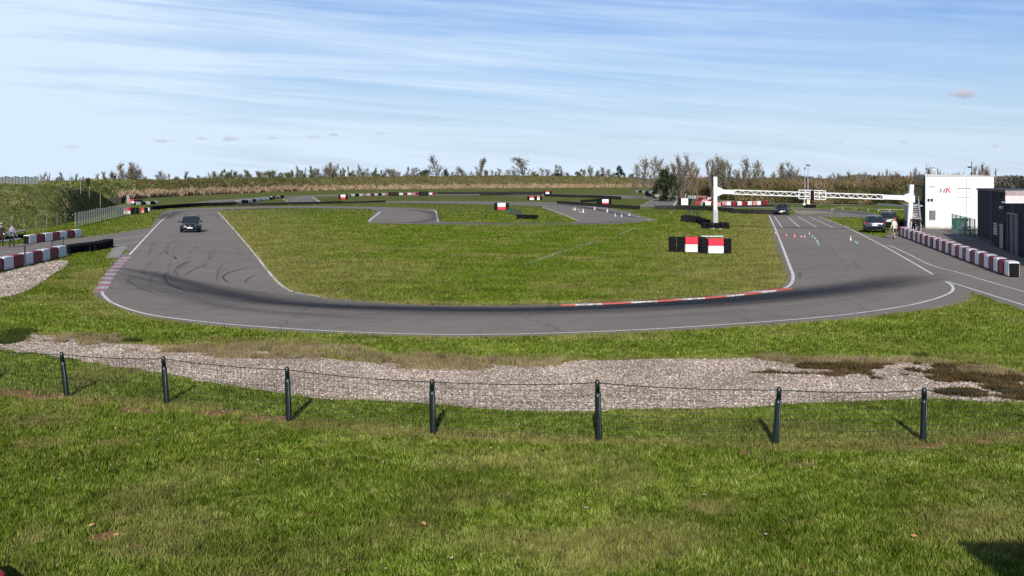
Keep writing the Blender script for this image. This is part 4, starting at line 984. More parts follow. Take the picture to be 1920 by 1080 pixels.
# ------------------------------------------------------------------ tyre barriers
def tyre_wall(px, h, label, r=.31, cat='tyre barrier', pts=None, belt=True, jit=.02):
    pts = pts or smooth_line(W(px), 8); cum = [0]
    for a, b in zip(pts[:-1], pts[1:]): cum.append(cum[-1] + (b - a).length)
    n = max(2, int(cum[-1] / (2 * r * .97))); root = thing('tyre_barrier', label, cat, pts[0])
    far_ = pts[0].y > 150; seg = 8 if far_ else 14; m = rubber(); mb = MB(); tops_ = []
    layers = max(1, round(h / .21)); w_ = h / layers
    for i in range(n):
        s = cum[-1] * (i + .5) / n; k = max(j for j in range(len(cum)) if cum[j] <= s); t = (s - cum[k]) / (cum[k + 1] - cum[k]); p = pts[k].lerp(pts[k + 1], t) - pts[0]
        for l in range(layers):
            mb.tyre(p + Vector((random.uniform(-jit, jit), random.uniform(-jit, jit), w_ * (l + .5))), m, r * random.uniform(.95, 1.02), w_ * .98, seg)
        tops_.append(p)
    mb.build('tyre_row', root)
    if belt:
        b = MB(); bm_ = mat('conveyor_belt', (.028, .026, .026), .65, .4, 1.5, dirt=(.09, .08, .075))
        n_ = len(tops_); vs = []
        for k in range(n_):
            d = (tops_[min(k + 1, n_ - 1)] - tops_[max(k - 1, 0)]).normalized(); nrm = Vector((d.y, -d.x, 0))
            if k == 0: sg = -1 if nrm.y > 0 else 1
            e_ = d * (-r if k == 0 else r if k == n_ - 1 else 0) * .9
            for o_, z_ in ((r + .01, h * .1), (r + .035, h * .1), (r + .035, h * .9), (r + .01, h * .9)): vs.append(tops_[k] + e_ + nrm * sg * o_ + Vector((0, 0, z_)))
        b.add(vs, [(k * 4 + m_, k * 4 + (m_ + 1) % 4, k * 4 + 4 + (m_ + 1) % 4, k * 4 + 4 + m_) for k in range(n_ - 1) for m_ in range(4)] + [(0, 1, 2, 3), (n_ * 4 - 1, n_ * 4 - 2, n_ * 4 - 3, n_ * 4 - 4)], bm_)
        b.build('belt', root)
    return root
tyre_wall([(283, 393.6), (330, 389.6), (380, 386.6), (440, 385.2)], .62, 'long black tyre barrier curving behind the left end of the circuit')
tyre_wall([(441, 385.3), (500, 384.6), (560, 383.2), (640, 381)], .45, 'low black tyre barrier continuing along the back straight')
tyre_wall([(641, 381), (690, 379.6), (721, 378.4)], .3, 'thin black end of the barrier along the back straight')
tyre_wall([(820, 364.4), (900, 364), (1000, 363.4), (1034, 363)], .75, 'very long low black barrier on the far straight')
tyre_wall([(899, 366.4), (930, 366.2), (960, 365.6), (1016, 365.8)], .6, 'second black barrier overlapping the far straight one')
tyre_wall([(1022, 368), (1070, 369.6), (1120, 371), (1163, 374)], .7, 'black barrier leading right from the small far marker')
tyre_wall([(1090, 379.2), (1110, 378), (1128, 376), (1145, 376)], .5, 'short black barrier running into the white over red marker')
tyre_wall([(1047, 381.8), (1100, 386), (1150, 389.4), (1198, 392.4)], .55, 'thick black barrier behind the right hairpin')
tyre_wall([(1227, 392.2), (1280, 392.6), (1330, 394.4), (1372, 397.6)], .6, 'black belt covered barrier left of the gantry post')
tyre_wall([(1373, 399.6), (1420, 401.2), (1463, 401.8)], .6, 'black barrier at the head of the starting grid')
tyre_wall([(1209, 366.2), (1222, 368.4), (1232, 370)], .7, 'small black barrier before the evergreen')
tyre_wall([(1356, 387.4), (1400, 388.2), (1450, 386.6)], .25, 'low dark kerb barrier below the far red and white row')
tyre_wall([(728, 367), (747, 366.8)], 1.0, 'short black barrier left of the far tyre pile', .4)
tyre_wall([(786, 367), (802, 366.8)], 1.25, 'tall black tyre pile on the far straight', .5)
tyre_wall([(120, 478), (150, 473), (182, 469), (206, 463.5)], .62, 'thick black tyre wall beside the concrete pad at the left', .33)
tyre_wall([(1281, 415), (1293, 416), (1304, 418)], .75, 'black tyre pile at the foot of the green netting')
tyre_wall([(1304, 415), (1314, 419), (1326, 424)], .65, 'tumbled black tyres leading to the gantry ring', jit=.12)
tyre_wall([(1687, 434), (1697, 433), (1706, 432)], .95, 'black tyre wall between the pit wall and the gantry post')
tyre_wall([(1510, 389), (1518, 389.6), (1527, 389)], .55, 'dark tyre heap at the foot of the tall lamp pole', .4)
tyre_wall([(0, 452), (22, 449), (46, 446)], .35, 'low black tyre row behind the two people at the left', .25)
c0 = G(1341, 428.5); ring = [c0 + Vector((1.15 * math.cos(t), .95 * math.sin(t), 0)) for t in [math.pi * 2 * k / 16 for k in range(17)]]
tyre_wall(None, .62, 'ring of black tyres around the left gantry post', .31, pts=ring, jit=.03)
c0 = G(988, 411)
tyre_wall(None, .55, 'dark mound of tyres right of the small green netting', .32, pts=[c0 + Vector(q) for q in ((-1.2, 1.6, 0), (-.2, .8, 0), (.7, .2, 0), (1.2, -.5, 0))], jit=.12, belt=False)

# ------------------------------------------------------------------ marker boards with tyre stacks
def marker(x0, x1, yb, yt, topc, botc, left, right, label, split=.5):
    a, b = G(x0, yb), G(x1, yb); d = a.y; w = (b - a).length; h = (yb - yt) * d / F; cx = (a + b) / 2
    root = thing('marker_board', label, 'marker board', cx)
    def panel(nm, z0, z1, m): MB().box((0, 0, (z0 + z1) / 2), (w, .5, z1 - z0), m, bev=.03).build(nm, root)
    panel('lower_panel', .02, h * (1 - split) - .004, botc); panel('upper_panel', h * (1 - split) + .004, h, topc)
    n = max(2, round(h / .21)); tw = h / n
    def stack(x, y=0.0, hh=1.0):
        mb = MB()
        for k in range(n): mb.tyre((random.uniform(-.015, .015), random.uniform(-.015, .015), tw * hh * (k + .5)), rubber(), .27, tw * hh * .97, 14 if d < 150 else 8)
        mb.build('tyre_stack', root, loc=(x, y, 0))
    for i in range(left): stack(-w / 2 - .28 - .55 * i, .08 * (i % 2))
    for i in range(right): stack(w / 2 + .28 + .55 * i, .08 * (i % 2))
    return root
rw, ww = paint_red(), paint_white()
marker(1284, 1308, 473, 444, rw, ww, 2, 1, 'red over white marker board with tyre stacks, left of the near pair', .48)
marker(1327, 1356, 475.5, 447, rw, ww, 1, 1, 'red over white marker board with tyre stacks, right of the near pair', .48)
mb = MB(); p = G(1335, 471); MB().box((0, 0, 1.04), (1.5, .5, .05), ww, bev=.01).build('board_shelf', loc=p)['category'] = 'board'
bpy.data.objects['board_shelf']['label'] = 'white plank lying on top behind the right near marker board'
marker(933, 948, 393.5, 380.5, ww, rw, 1, 1, 'white over red marker board in the middle of the infield', .56)
marker(639, 648, 373.8, 365, ww, rw, 1, 1, 'small white over red marker on the far straight', .5)
marker(993, 1001, 375, 368, rw, ww, 1, 0, 'small red over white marker in the centre distance', .45)
marker(1007, 1012, 375, 367.6, mat('faded_red_paint', (.62, .22, .22)), ww, 1, 1, 'small faded pink marker in the centre distance', .5)
marker(1023, 1030, 364.2, 358.4, rw, ww, 1, 1, 'tiny red over white marker, farthest in the centre', .4)
marker(1129, 1141, 384, 373.6, ww, rw, 2, 1, 'white over red marker at the fork of the black barriers', .6)
marker(232, 246, 402, 389, rw, ww, 2, 2, 'red over white marker board at the end of the left chain fence', .46)
marker(266, 271, 399.4, 389.4, rw, mat('faded_red_paint', (.62, .22, .22)), 0, 1, 'narrow red marker right of the left marker board', .5)
marker(271.5, 281, 396, 389.4, ww, ww, 0, 0, 'plain white block at the end of the left marker group', .5)
marker(243, 252, 381.4, 374, rw, ww, 0, 3, 'small red over white marker below the left end of the back bank', .5)
mk9 = marker(1277, 1290, 384.6, 372, ww, ww, 1, 1, 'plain white square board beyond the black barrier', .5)

# ------------------------------------------------------------------ light fences
def post_fence(name, label, pts, hts, post_m, net_m, pr=.03, rails=0, netted=True, rt=.04, panel=None):
    base = pts[0].copy(); root = thing(name, label, 'fence', base); nb = MB(); rb = MB()
    for i, (p, h) in enumerate(zip(pts, hts)):
        MB().tube([(0, 0, -.1), (0, 0, h)], pr, post_m, 6).build('post', root, loc=p - base)
    for i in range(len(pts) - 1):
        a, b = pts[i] - base, pts[i + 1] - base; h0, h1 = hts[i], hts[i + 1]
        if netted:
            k = max(2, int((b - a).length / .35))
            for j in range(k):
                u = j / k; q = a.lerp(b, u); hh = h0 * (1 - u) + h1 * u
                nb.bar(q, q + Vector((0, 0, hh * .97)), .02, .02, net_m)
            for j in range(1, 8):
                nb.bar(a + Vector((0, 0, h0 * j / 8)), b + Vector((0, 0, h1 * j / 8)), .018, .018, net_m)
        for j in range(rails): rb.bar(a + Vector((0, 0, h0 * (j + 1) / rails * .97)), b + Vector((0, 0, h1 * (j + 1) / rails * .97)), rt, rt, post_m)
        if panel: nb.bar(a + Vector((0, 0, h0 * .5)), b + Vector((0, 0, h0 * .5)), .015, h0 * .9, panel)
    if nb.v: nb.build('netting', root)
    if rb.v: rb.build('rail', root)
    return root
netm = mat('weathered_netting', (.10, .13, .11), .7, .3, 3)
# dense fence at the foot of the left bank
n = 27; pts = []; hts = []
for i in range(n):
    u = i / (n - 1); x = 141 + 104 * u ** .82; yb = 425.5 - 24.5 * u ** .82; p = G(x, yb); pts.append(p); hts.append((27.5 - 8 * u) * p.y / F * random.uniform(.95, 1.03))
post_fence('chain_fence', 'grey chain fence of many close galvanised posts at the foot of the left bank', pts, hts, mat('weathered_steel', (.27, .28, .26), .6, .3, 6), netm, .03)
pts = [G(x, y) for x, y in ((-30, 448), (22, 437), (45, 433.5), (67.5, 431), (87.5, 432), (107, 424), (123, 422.5))]; hts = [1.5, 1.6, 1.4, 1.5, 1.6, 1.5, 1.4]
post_fence('wire_fence', 'sparse fence of thin pale posts in front of the left bank', pts, hts, mat('dull_post', (.26, .27, .24), .7), netm, .018, 2, False, .012)
for i, (x, y, d, h) in enumerate([(132, 341, 150, 1.1), (151, 352, 152, 1.2), (167.5, 368, 160, 1.4), (188, 378, 165, 1.1)]):
    p = P(x, y, d); mb = MB(); mb.tube([(0, 0, -.8), (0, 0, h)], .03, galv(), 6); o = mb.build('stake', loc=p); tag(o, f'thin pale stake on the left bank slope, {nth(i)} from the left', 'stake', 'stakes on the left bank')
# slatted fence on the crest of the left bank
pts = []; hts = []
for i in range(14):
    x = -8 + 80 * i / 13; p = P(x, 345.5, 133 + i * .4); pts.append(p); hts.append(.82 if i % 3 else .95)
post_fence('slat_fence', 'pale netted fence with dark posts on the crest of the left bank', pts, hts, mat('dark_post', (.05, .05, .05), .7), mat('pale_netting', (.33, .34, .33), .8), .03, 1, True, .04, mat('windbreak_cloth', (.36, .38, .36), .9, .25, 2))
pts = [G(x, y) for x, y in zip([511, 535, 563, 588, 614, 641, 667, 694, 720, 745, 769, 793, 818, 843, 868, 893, 918, 941, 966], np.interp(range(19), [0, 9, 18], [382.5, 377.5, 377]))]
post_fence('post_fence', 'line of low dark posts with a thin rail along the middle infield', pts, [.75] * 19, mat('dark_post', (.05, .05, .05), .7), netm, .05, 1, False)
pts = [G(x, y) for x, y in ((1560, 395.5), (1580, 391.5), (1605, 393), (1628, 395.2), (1647, 396.6), (1668, 396.8), (1706, 397.4))]
post_fence('post_fence', 'low white topped rail fence right of the far hairpin', pts, [.35] * 7, mat('pale_rail', (.6, .58, .52), .6), netm, .05, 1, False)
gn = mat('green_netting', (.03, .075, .05), .7, .3, 3)
pts = [G(x, y) for x, y in ((951, 400.5), (958, 402), (963, 403.2), (968, 404.5), (972, 405.5), (977, 406.5))]
post_fence('netting_fence', 'short green netting fence on dark posts left of the tyre mound', pts, [.9, .95, .9, .9, .85, .85], mat('dark_post', (.05, .05, .05), .7), gn, .06)
pts = [G(x, y) for x, y in ((1286, 412), (1293, 412.5), (1300, 413), (1306, 413.6), (1311, 414))]
post_fence('netting_fence', 'green netting fence standing in the tyre pile left of the gantry', pts, [1.35, 1.3, 1.3, 1.25, 1.0], mat('dark_post', (.05, .05, .05), .7), gn, .06)
# guard panels by the near left blocks
pts = [G(97, 481.5), G(119, 476.5)]
post_fence('mesh_panel', 'leaning grey green mesh panel behind the near left blocks', pts, [1.0, 1.15], mat('dark_post', (.05, .05, .05), .7), mat('grey_green_netting', (.18, .21, .18), .8), .03, 1)
mb = MB(); mb.tube([(0, 0, 0), (0, 0, 1.2)], .05, mat('dark_post', (.05, .05, .05), .7), 8); mb.lathe([(.07, 1.2), (.02, 1.24)], (0, 0, 0), mat('dark_post', (.05, .05, .05)), 8)
o = mb.build('short_post', loc=G(41, 502) + Vector((0, .4, 0))); tag(o, 'short black post between the near left blocks', 'post')
for i, (a, b, z, lb) in enumerate((((7, 453), (47, 446), .62, 'white metal guard rail behind the two people at the left edge'), ((-30, 462), (38, 453), .22, 'low white pipe lying near the feet of the two people'))):
    A, B = G(*a), G(*b); mb = MB(); mb.tube([Vector((0, 0, z)), (B - A) + Vector((0, 0, z))], .06, mat('white_rail', (.75, .75, .72), .5), 8)
    for u in (.05, .5, .95): mb.tube([(B - A) * u, (B - A) * u + Vector((0, 0, z))], .04, mat('dark_post', (.05, .05, .05)), 6)
    tag(mb.build('guard_rail', loc=A), lb, 'rail')
A, B = G(1636, 383.5), G(1706, 389.5); mb = MB(); mb.bar(Vector((0, 0, .16)), (B - A) + Vector((0, 0, .16)), .3, .34, mat('pale_rail', (.6, .58, .52))); tag(mb.build('low_wall', loc=A), 'long low white wall beyond the parked car, left of the gantry post', 'wall')
# culvert at the foot of the bank
p = G(214, 381.5); r_ = thing('culvert', 'dark drain mouth with pale concrete wing wall where the two banks meet', 'culvert', p)
dk = mat('dark_concrete', (.05, .05, .045), .9, .3, 2); mb = MB(); mb.box((0, 1.6, .62), (2.6, 2.4, 1.25), dk, bev=.1); mb.lathe([(.5, 0), (.5, .35), (.42, .35), (.42, 0)], (0, .3, .5), dk, 14, 'Y', True); mb.build('pipe_mouth', r_)
mb = MB(); mb.add([(1.5, 3.0, 1.7), (1.9, 3.0, 1.7), (3.9, -1.0, .02), (2.9, -1.0, .02), (1.5, 3.2, 0), (1.9, 3.2, 0), (3.9, -.8, -.05), (2.9, -.8, -.05)], [(0, 3, 2, 1), (0, 4, 7, 3), (1, 2, 6, 5), (3, 7, 6, 2), (0, 1, 5, 4)], conc); mb.build('wing_wall', r_)

# ------------------------------------------------------------------ start gantry
wp = mat('white_metal', (.80, .79, .77), .45, .12, 3, dirt=(.6, .58, .55)); gp = mat('grey_sleeve', (.42, .42, .43), .7, .2, 2)
lp = G(1341, 429); rp = G(1704, 436.5); gr_ = thing('start_gantry', 'white lattice start gantry spanning the straight on two tall posts', 'gantry', lp)
d1, d2 = lp.y, rp.y
ltop = P(1341, 331.5, d1) - lp; Z = lambda y, d: CH - (y - HZ) * d / F
pt = MB(); pt.box((0, 0, ltop.z / 2 + .95), (.36, .36, ltop.z - 1.9), wp, bev=.02); pt.build('post', gr_)
sl_ = MB(); sl_.box((.02, 0, .96), (.46, .46, 1.92), gp, bev=.02); sl_.box((.02, 0, .03), (1.1, 1.0, .1), conc); sl_.build('post_sleeve', gr_)
ro = rp - lp; rt = P(1709, 346, d2) - lp
pt = MB(); pt.bar(ro, rt, .36, .36, wp); pt.build('post', gr_)
pt = MB(); pt.box((ro.x + .3, ro.y - .05, Z(373, d2)), (.36, .4, .62), wp, bev=.02); pt.build('junction_box', gr_)
za, zb = Z(359, d1), Z(371, d2); A0 = Vector((.1, 0, za)); B0 = Vector((ro.x + .1, ro.y, zb)); dv = (B0 - A0); L = dv.length; dn = dv.normalized(); side = Vector((dn.y, -dn.x, 0))
fl = MB()
for s in (.16, -.16):
    pass
def flare(org, sgn, hz0, hz1, ln, tot):
    mb = MB(); pr = [(0, hz0), (.18, hz0), (ln, hz1), (tot, hz1)]
    for k in range(3):
        (u0, h0), (u1, h1) = pr[k], pr[k + 1]
        vs = []
        for u, h in ((u0, h0), (u1, h1)):
            c = org + dn * u * sgn
            for sx, sz in ((-1, -1), (1, -1), (1, 1), (-1, 1)): vs.append(c + side * sx * .16 + Vector((0, 0, sz * h / 2)))
        mb.add(vs, [(0, 1, 2, 3), (7, 6, 5, 4), (0, 4, 5, 1), (1, 5, 6, 2), (2, 6, 7, 3), (3, 7, 4, 0)], wp)
    return mb
flare(A0, 1, .95, .42, .75, 1.9).build('beam_bracket', gr_); flare(B0, -1, .8, .42, .55, 2.4).build('beam_bracket', gr_)
tr_ = MB(); h = .40; st, en = 1.85, L - 2.35; nseg = 34
for sx in (-.17, .17):
    for sz in (-1, 1): tr_.bar(A0 + dn * st + side * sx + Vector((0, 0, sz * h / 2)), A0 + dn * en + side * sx + Vector((0, 0, sz * h / 2)), .07, .085, wp)
    for i in range(nseg):
        u0, u1 = st + (en - st) * i / nseg, st + (en - st) * (i + 1) / nseg; s = 1 if i % 2 else -1
        tr_.bar(A0 + dn * u0 + side * sx + Vector((0, 0, -s * h / 2)), A0 + dn * u1 + side * sx + Vector((0, 0, s * h / 2)), .035, .035, wp)
for i in range(nseg + 1):
    u0 = st + (en - st) * i / nseg
    for sz in (-1, 1): tr_.bar(A0 + dn * u0 - side * .17 + Vector((0, 0, sz * h / 2)), A0 + dn * u0 + side * .17 + Vector((0, 0, sz * h / 2)), .03, .03, wp)
tr_.build('lattice_beam', gr_)
def u_of(x):                                        # distance along the beam for a photo column
    k = (x - CX) / F; return (k * (lp.y + A0.y) - (lp.x + A0.x)) / (dn.x - k * dn.y)
u0, u1 = u_of(1499), u_of(1549); fr = MB(); hh = .86
q = lambda u, z: A0 + dn * u + side * (.24 if side.y < 0 else -.24) + Vector((0, 0, z))
for z in (hh / 2 - .02, -hh / 2 + .02, -.2): fr.bar(q(u0, z), q(u1, z), .06, .075 if abs(z) > .3 else .04, wp)
for x in (1499, 1512, 1520, 1528, 1537, 1549): fr.bar(q(u_of(x), -hh / 2 + .02), q(u_of(x), hh / 2 - .02), .06, .07, wp)
fr.build('sign_frame', gr_)
lt = MB(); um = u_of(1524); lt.box(q(um, -.06) + Vector((0, -.08, 0)), (.32, .16, .95), blk, bev=.02)
for zz in (.22, -.06, -.34): lt.lathe([(.09, 0), (.10, -.08), (.08, -.08)], q(um, zz) + Vector((0, -.17, 0)), mat('signal_lens', (.03, .01, .01), .6), 12, 'Y')
lt.build('start_light', gr_)
lt = MB(); lt.tube([q(u_of(1509), -.42), q(u_of(1509), -.8)], .02, wp, 6); lt.ball(q(u_of(1509), -.95), .14, wp); lt.build('hanging_lamp', gr_)

# ------------------------------------------------------------------ lamp poles and slim posts
p = G(1515, 388); h = CH + 26 * p.y / F
r_ = thing('lamp_pole', 'tall thin grey floodlight pole behind the gantry sign frame', 'lamp pole', p)
mb = MB(); mb.tube([(0, 0, 0), (0, 0, h)], [.11, .06], galv(), 8); mb.build('pole', r_)
mb = MB(); mb.box((0, 0, h + .05), (.75, .3, .16), galv(), bev=.03); mb.box((-.2, -.12, h - .1), (.28, .12, .22), blk); mb.box((.2, -.12, h - .1), (.28, .12, .22), blk); mb.build('lamp_head', r_)
mb = MB(); mb.box((0, -.1, .85), (.55, .5, .75), mat('cream_cabinet', (.72, .6, .36), .6, .15, 3), bev=.03); mb.box((0, -.1, .3), (.6, .55, .4), conc); mb.build('cabinet', r_)
p = G(1509, 385); h = CH + 17 * p.y / F
r_ = thing('lamp_pole', 'shorter thin pole just left of the tall floodlight pole', 'lamp pole', p)
mb = MB(); mb.tube([(0, 0, 0), (0, 0, h)], [.08, .05], galv(), 8); mb.build('pole', r_); mb = MB(); mb.box((0, 0, h + .2), (.16, .16, .5), blk, bev=.03); mb.build('lamp_head', r_)
p = G(1698, 428); mb = MB(); mb.tube([(0, 0, 0), (0, 0, 1.95)], .045, mat('dark_post', (.05, .05, .05)), 8); mb.box((0, 0, 1.98), (.14, .1, .08), blk, bev=.02); tag(mb.build('black_post', loc=p), 'slim black post just left of the right gantry post', 'post')
p = G(1285, 384.2) + Vector((0, .6, 0)); mb = MB(); mb.tube([(0, 0, 0), (.03, 0, 1.3), (.25, 0, 2.15)], .045, wp, 6); tag(mb.build('leaning_pole', loc=p), 'short white leaning pole above the plain white board', 'pole')

# ------------------------------------------------------------------ buildings
u_az = R(15.3); vdir = Vector((math.sin(u_az), math.cos(u_az), 0)); udir = Vector((math.cos(u_az), -math.sin(u_az), 0))
class Plane:                                         # a vertical wall plane: photo position to wall coordinates
    def __init__(s, A, d): s.A = Vector(A); s.d = d; s.n = Vector((d.y, -d.x, 0))
    def at(s, x, y, out=0.0):
        k = (x - CX) / F; t = (k * s.A.y - s.A.x) / (s.d.x - k * s.d.y); p = s.A + s.d * t
        return Vector((p.x, p.y, CH - (y - HZ) * p.y / F)) + s.nn * out
    def rect(s, mb, x0, x1, y0, y1, th, m, out=0.0):
        a, b = s.at(x0, y1), s.at(x1, y1); zt = s.at((x0 + x1) / 2, y0).z; zb = s.at((x0 + x1) / 2, y1).z
        s.rect_w(mb, a, b, zb, zt, th, m, out)
    def rect_w(s, mb, a, b, zb, zt, th, m, out=0.0):
        a = Vector((a.x, a.y, 0)); b = Vector((b.x, b.y, 0)); vs = []
        for o_ in (out, out + th):
            for p, z in ((a, zb), (b, zb), (b, zt), (a, zt)): vs.append(p + s.nn * o_ + Vector((0, 0, z)))
        mb.add(vs, [(0, 1, 2, 3), (7, 6, 5, 4), (0, 4, 5, 1), (1, 5, 6, 2), (2, 6, 7, 3), (3, 7, 4, 0)], m)
A = Vector((41.7, 118.3, 0)); fw = 6.4; dp = 18.0
ww_ = mat('white_render', (.83, .82, .79), .8, .08, .8, .15, dirt=(.70, .68, .64)); anth = mat('anthracite_render', (.027, .034, .045), .8, .2, .6, .2, dirt=(.04, .046, .056))
dgl = glass_dark()
wb = thing('white_building', 'white two storey race control building with HK lettering and dark left side', 'building', A)
def local(mb, name, parent): o = mb.build(name, parent); o.location = -parent.location; return o
def prism(mb, quad, z0, z1s, m):
    vs = [Vector((p.x, p.y, z0)) for p in quad] + [Vector((p.x, p.y, z)) for p, z in zip(quad, z1s)]
    mb.add(vs, [(0, 3, 2, 1), (4, 5, 6, 7), (0, 1, 5, 4), (1, 2, 6, 5), (2, 3, 7, 6), (3, 0, 4, 7)], m)
Aq = [A, A + udir * fw, A + udir * fw + vdir * dp, A + vdir * dp]
mb = MB(); prism(mb, Aq, -.05, [5.38, 5.20, 5.2, 5.38], ww_); local(mb, 'wall', wb)
mb = MB(); e = .06; Ar = [A - udir * e - vdir * e, A + udir * (fw + e) - vdir * e, A + udir * (fw + e) + vdir * (dp + e), A + vdir * (dp + e) - udir * e]
prism(mb, Ar, 5.21, [5.46, 5.28, 5.28, 5.46], mat('roof_edge', (.45, .44, .42), .6)); local(mb, 'roof', wb)
ls = Plane(A, vdir); ls.nn = Vector((-math.cos(u_az), math.sin(u_az), 0))
fs_ = Plane(A, udir); fs_.nn = Vector((-math.sin(u_az), -math.cos(u_az), 0))
mb = MB(); ls.rect_w(mb, A + vdir * .25, A + vdir * dp, -.02, 5.36, .03, anth); local(mb, 'side_cladding', wb)
mb = MB(); ls.rect_w(mb, A + vdir * .0, A + vdir * .24, 0, 5.36, .05, mat('green_trim', (.06, .13, .045), .6)); local(mb, 'corner_trim', wb)
mb = MB(); ls.rect_w(mb, A + vdir * 1.6, A + vdir * 17, 4.25, 5.15, .04, dgl, .035); o = local(mb, 'window', wb)
f2 = MB()
for t in (1.5, 5.2, 9, 13, 17): ls.rect_w(f2, A + vdir * t, A + vdir * (t + .12), 4.2, 5.2, .05, mat('dark_frame', (.09, .10, .12), .5), .04)
f2.build('frame', o)
mb = MB(); ls.rect_w(mb, A + vdir * 3.5, A + vdir * 16, 2.55, 4.1, .04, mat('brown_glass', (.05, .045, .035), .15), .032); ls.rect_w(mb, A + vdir * 2.0, A + vdir * 17, 2.4, 2.52, .9, anth, .03); local(mb, 'balcony', wb)
mb = MB()
for t in (2, 7, 12, 17): mb.tube([A + vdir * t + ls.nn * .9 + Vector((0, 0, 2.5)), A + vdir * t + ls.nn * .9 + Vector((0, 0, 3.5))], .025, galv(), 6)
mb.tube([A + vdir * 2 + ls.nn * .9 + Vector((0, 0, 3.5)), A + vdir * 17 + ls.nn * .9 + Vector((0, 0, 3.5))], .03, galv(), 6); local(mb, 'balcony_rail', wb)
def win(x0, x1, y0, y1, m, frm=True, bars=0, par=wb, pl=fs_, fm=None):
    mb = MB(); pl.rect(mb, x0, x1, y0, y1, .03, m, .004); o = local(mb, 'window', par)
    fm = fm or mat('window_frame', (.6, .6, .58), .5)
    f = MB(); e = .35
    if frm:
        pl.rect(f, x0 - e, x1 + e, y0 - 1.1, y0, .10, mat('shutter_box', (.22, .21, .2), .6), .004); pl.rect(f, x0 - e, x1 + e, y1, y1 + .7, .09, fm, .004)
        pl.rect(f, x0 - e * 1.5, x0, y0, y1, .06, fm, .004); pl.rect(f, x1, x1 + e * 1.5, y0, y1, .06, fm, .004); f.build('frame', o)
    if bars:
        b = MB()
        for i in range(bars):
            xx = x0 + (x1 - x0) * (i + .5) / bars; pl.rect(b, xx - .22, xx + .22, y0 + .4, y1 - .4, .03, wp, .09)
        b.build('bars', o)
    return o
shut = mat('roller_shutter', (.70, .69, .66), .6, .1, 4)
win(1741.5, 1753.5, 350.5, 366.5, shut); win(1795, 1819.5, 353, 369.5, shut); win(1742, 1754, 395.5, 412, dgl, True, 5)
for x in (1741, 1747):
    mb = MB(); c = fs_.at(x, 374.5, .16); mb.box(c, (.16, .2, .22), blk, bev=.02); mb.bar(c, c - fs_.nn * .16, .05, .05, blk); mb.bar(c + Vector((.04, 0, -.12)), c + Vector((.08, 0, -.2)), .12, .04, blk); local(mb, 'wall_lamp', wb)
# lettering H K
logo = MB(); redp = mat('logo_red', (.72, .03, .08), .5, .05); drk = mat('logo_slate', (.16, .2, .24), .5, .05)
def stroke(x0, y0, x1, y1, wpx, m):
    a, b = fs_.at(x0, y0, .03), fs_.at(x1, y1, .03); logo.bar(a, b, wpx * a.y / F, .04, m) if False else None
    d = (b - a).normalized(); s_ = udir * (wpx * a.y / F / 2); vs = [a - s_, a + s_, b + s_, b - s_]; vs2 = [v - fs_.nn * .028 for v in vs]
    logo.add(vs + vs2, [(0, 1, 2, 3), (7, 6, 5, 4), (0, 4, 5, 1), (1, 5, 6, 2), (2, 6, 7, 3), (3, 7, 4, 0)], m)
stroke(1762.0, 361.5, 1764.6, 352.4, 2.4, drk); stroke(1769.6, 361.5, 1772.2, 352.4, 2.4, drk); stroke(1764.0, 357, 1771, 357, .0 + 1.2, drk)
for k in range(3): pass
a, b = fs_.at(1763, 357.6, .034), fs_.at(1771, 357.6, .034); logo.bar(a, b, .02, .08, drk)
stroke(1773.6, 361.5, 1776.2, 351.6, 2.8, redp); stroke(1776.2, 357.2, 1782.2, 351.6, 2.6, redp); stroke(1777.4, 356.0, 1781.6, 361.5, 2.8, redp)
local(logo, 'lettering', wb)
mb = MB(); c = A + udir * .1 + vdir * .5; mb.tube([c + Vector((0, 0, 5.3)), c + Vector((0, 0, 6.6))], .03, galv(), 6); mb.tube([c + Vector((0, 0, 5.9)), c + Vector((0, 0, 6.1))], .06, blk, 6); local(mb, 'antenna', wb)
c = A + udir * 4.4 + vdir * .5; mb = MB(); mb.tube([c + Vector((0, 0, 5.2)), c + Vector((0, 0, 6.75))], .035, mat('dark_post', (.05, .05, .05)), 6); mb.box(c + Vector((-.22, 0, 6.15)), (.34, .16, .14), blk, bev=.03); mb.box(c + Vector((0, 0, 5.5)), (.12, .12, .3), blk); local(mb, 'camera_mast', wb)
c = A + udir * .8 + vdir * 1.0; mb = MB(); mb.tube([c + Vector((0, 0, 5.3)), c + Vector((0, 0, 5.95))], .03, galv(), 6); mb.lathe([(.02, 0), (.14, -.03), (.18, -.1), (.14, -.06), (.02, -.03)], c + Vector((0, 0, 6.0)), galv(), 10, 'Y'); local(mb, 'dish', wb)

# grey building
Bq = Vector((38.6, 97.3, 0)); wdir = -vdir; HG = 4.2
gb = thing('grey_building', 'long low anthracite building with garage door at the right edge', 'building', Bq)
gs = Plane(Bq, wdir); gs.nn = ls.nn.copy()
mb = MB(); prism(mb, [Bq, Bq + wdir * 36, Bq + wdir * 36 + udir * 11, Bq + udir * 11], -.05, [HG] * 4, anth); local(mb, 'wall', gb)
mb = MB(); e = .08; prism(mb, [Bq - wdir * e - udir * e, Bq + wdir * (36 + e) - udir * e, Bq + wdir * (36 + e) + udir * (11 + e), Bq + udir * (11 + e) - wdir * e], HG - .13, [HG + .02] * 4, mat('parapet_cap', (.03, .032, .036), .5)); local(mb, 'roof', gb)
def gpart(name, x0, x1, y0, y1, th, m, out=.004, par=gb):
    mb = MB(); a, b = gs.at(x0, 400), gs.at(x1, 400); zt = gs.at(x0, y0).z; zb_ = gs.at(x0, y1).z; gs.rect_w(mb, a, b, zb_, zt, th, m, out); o = local(mb, name, par); return o
a, b = gs.at(1893.5, 400), gs.at(1912.5, 400); ztop = gs.at(1893.5, 401).z
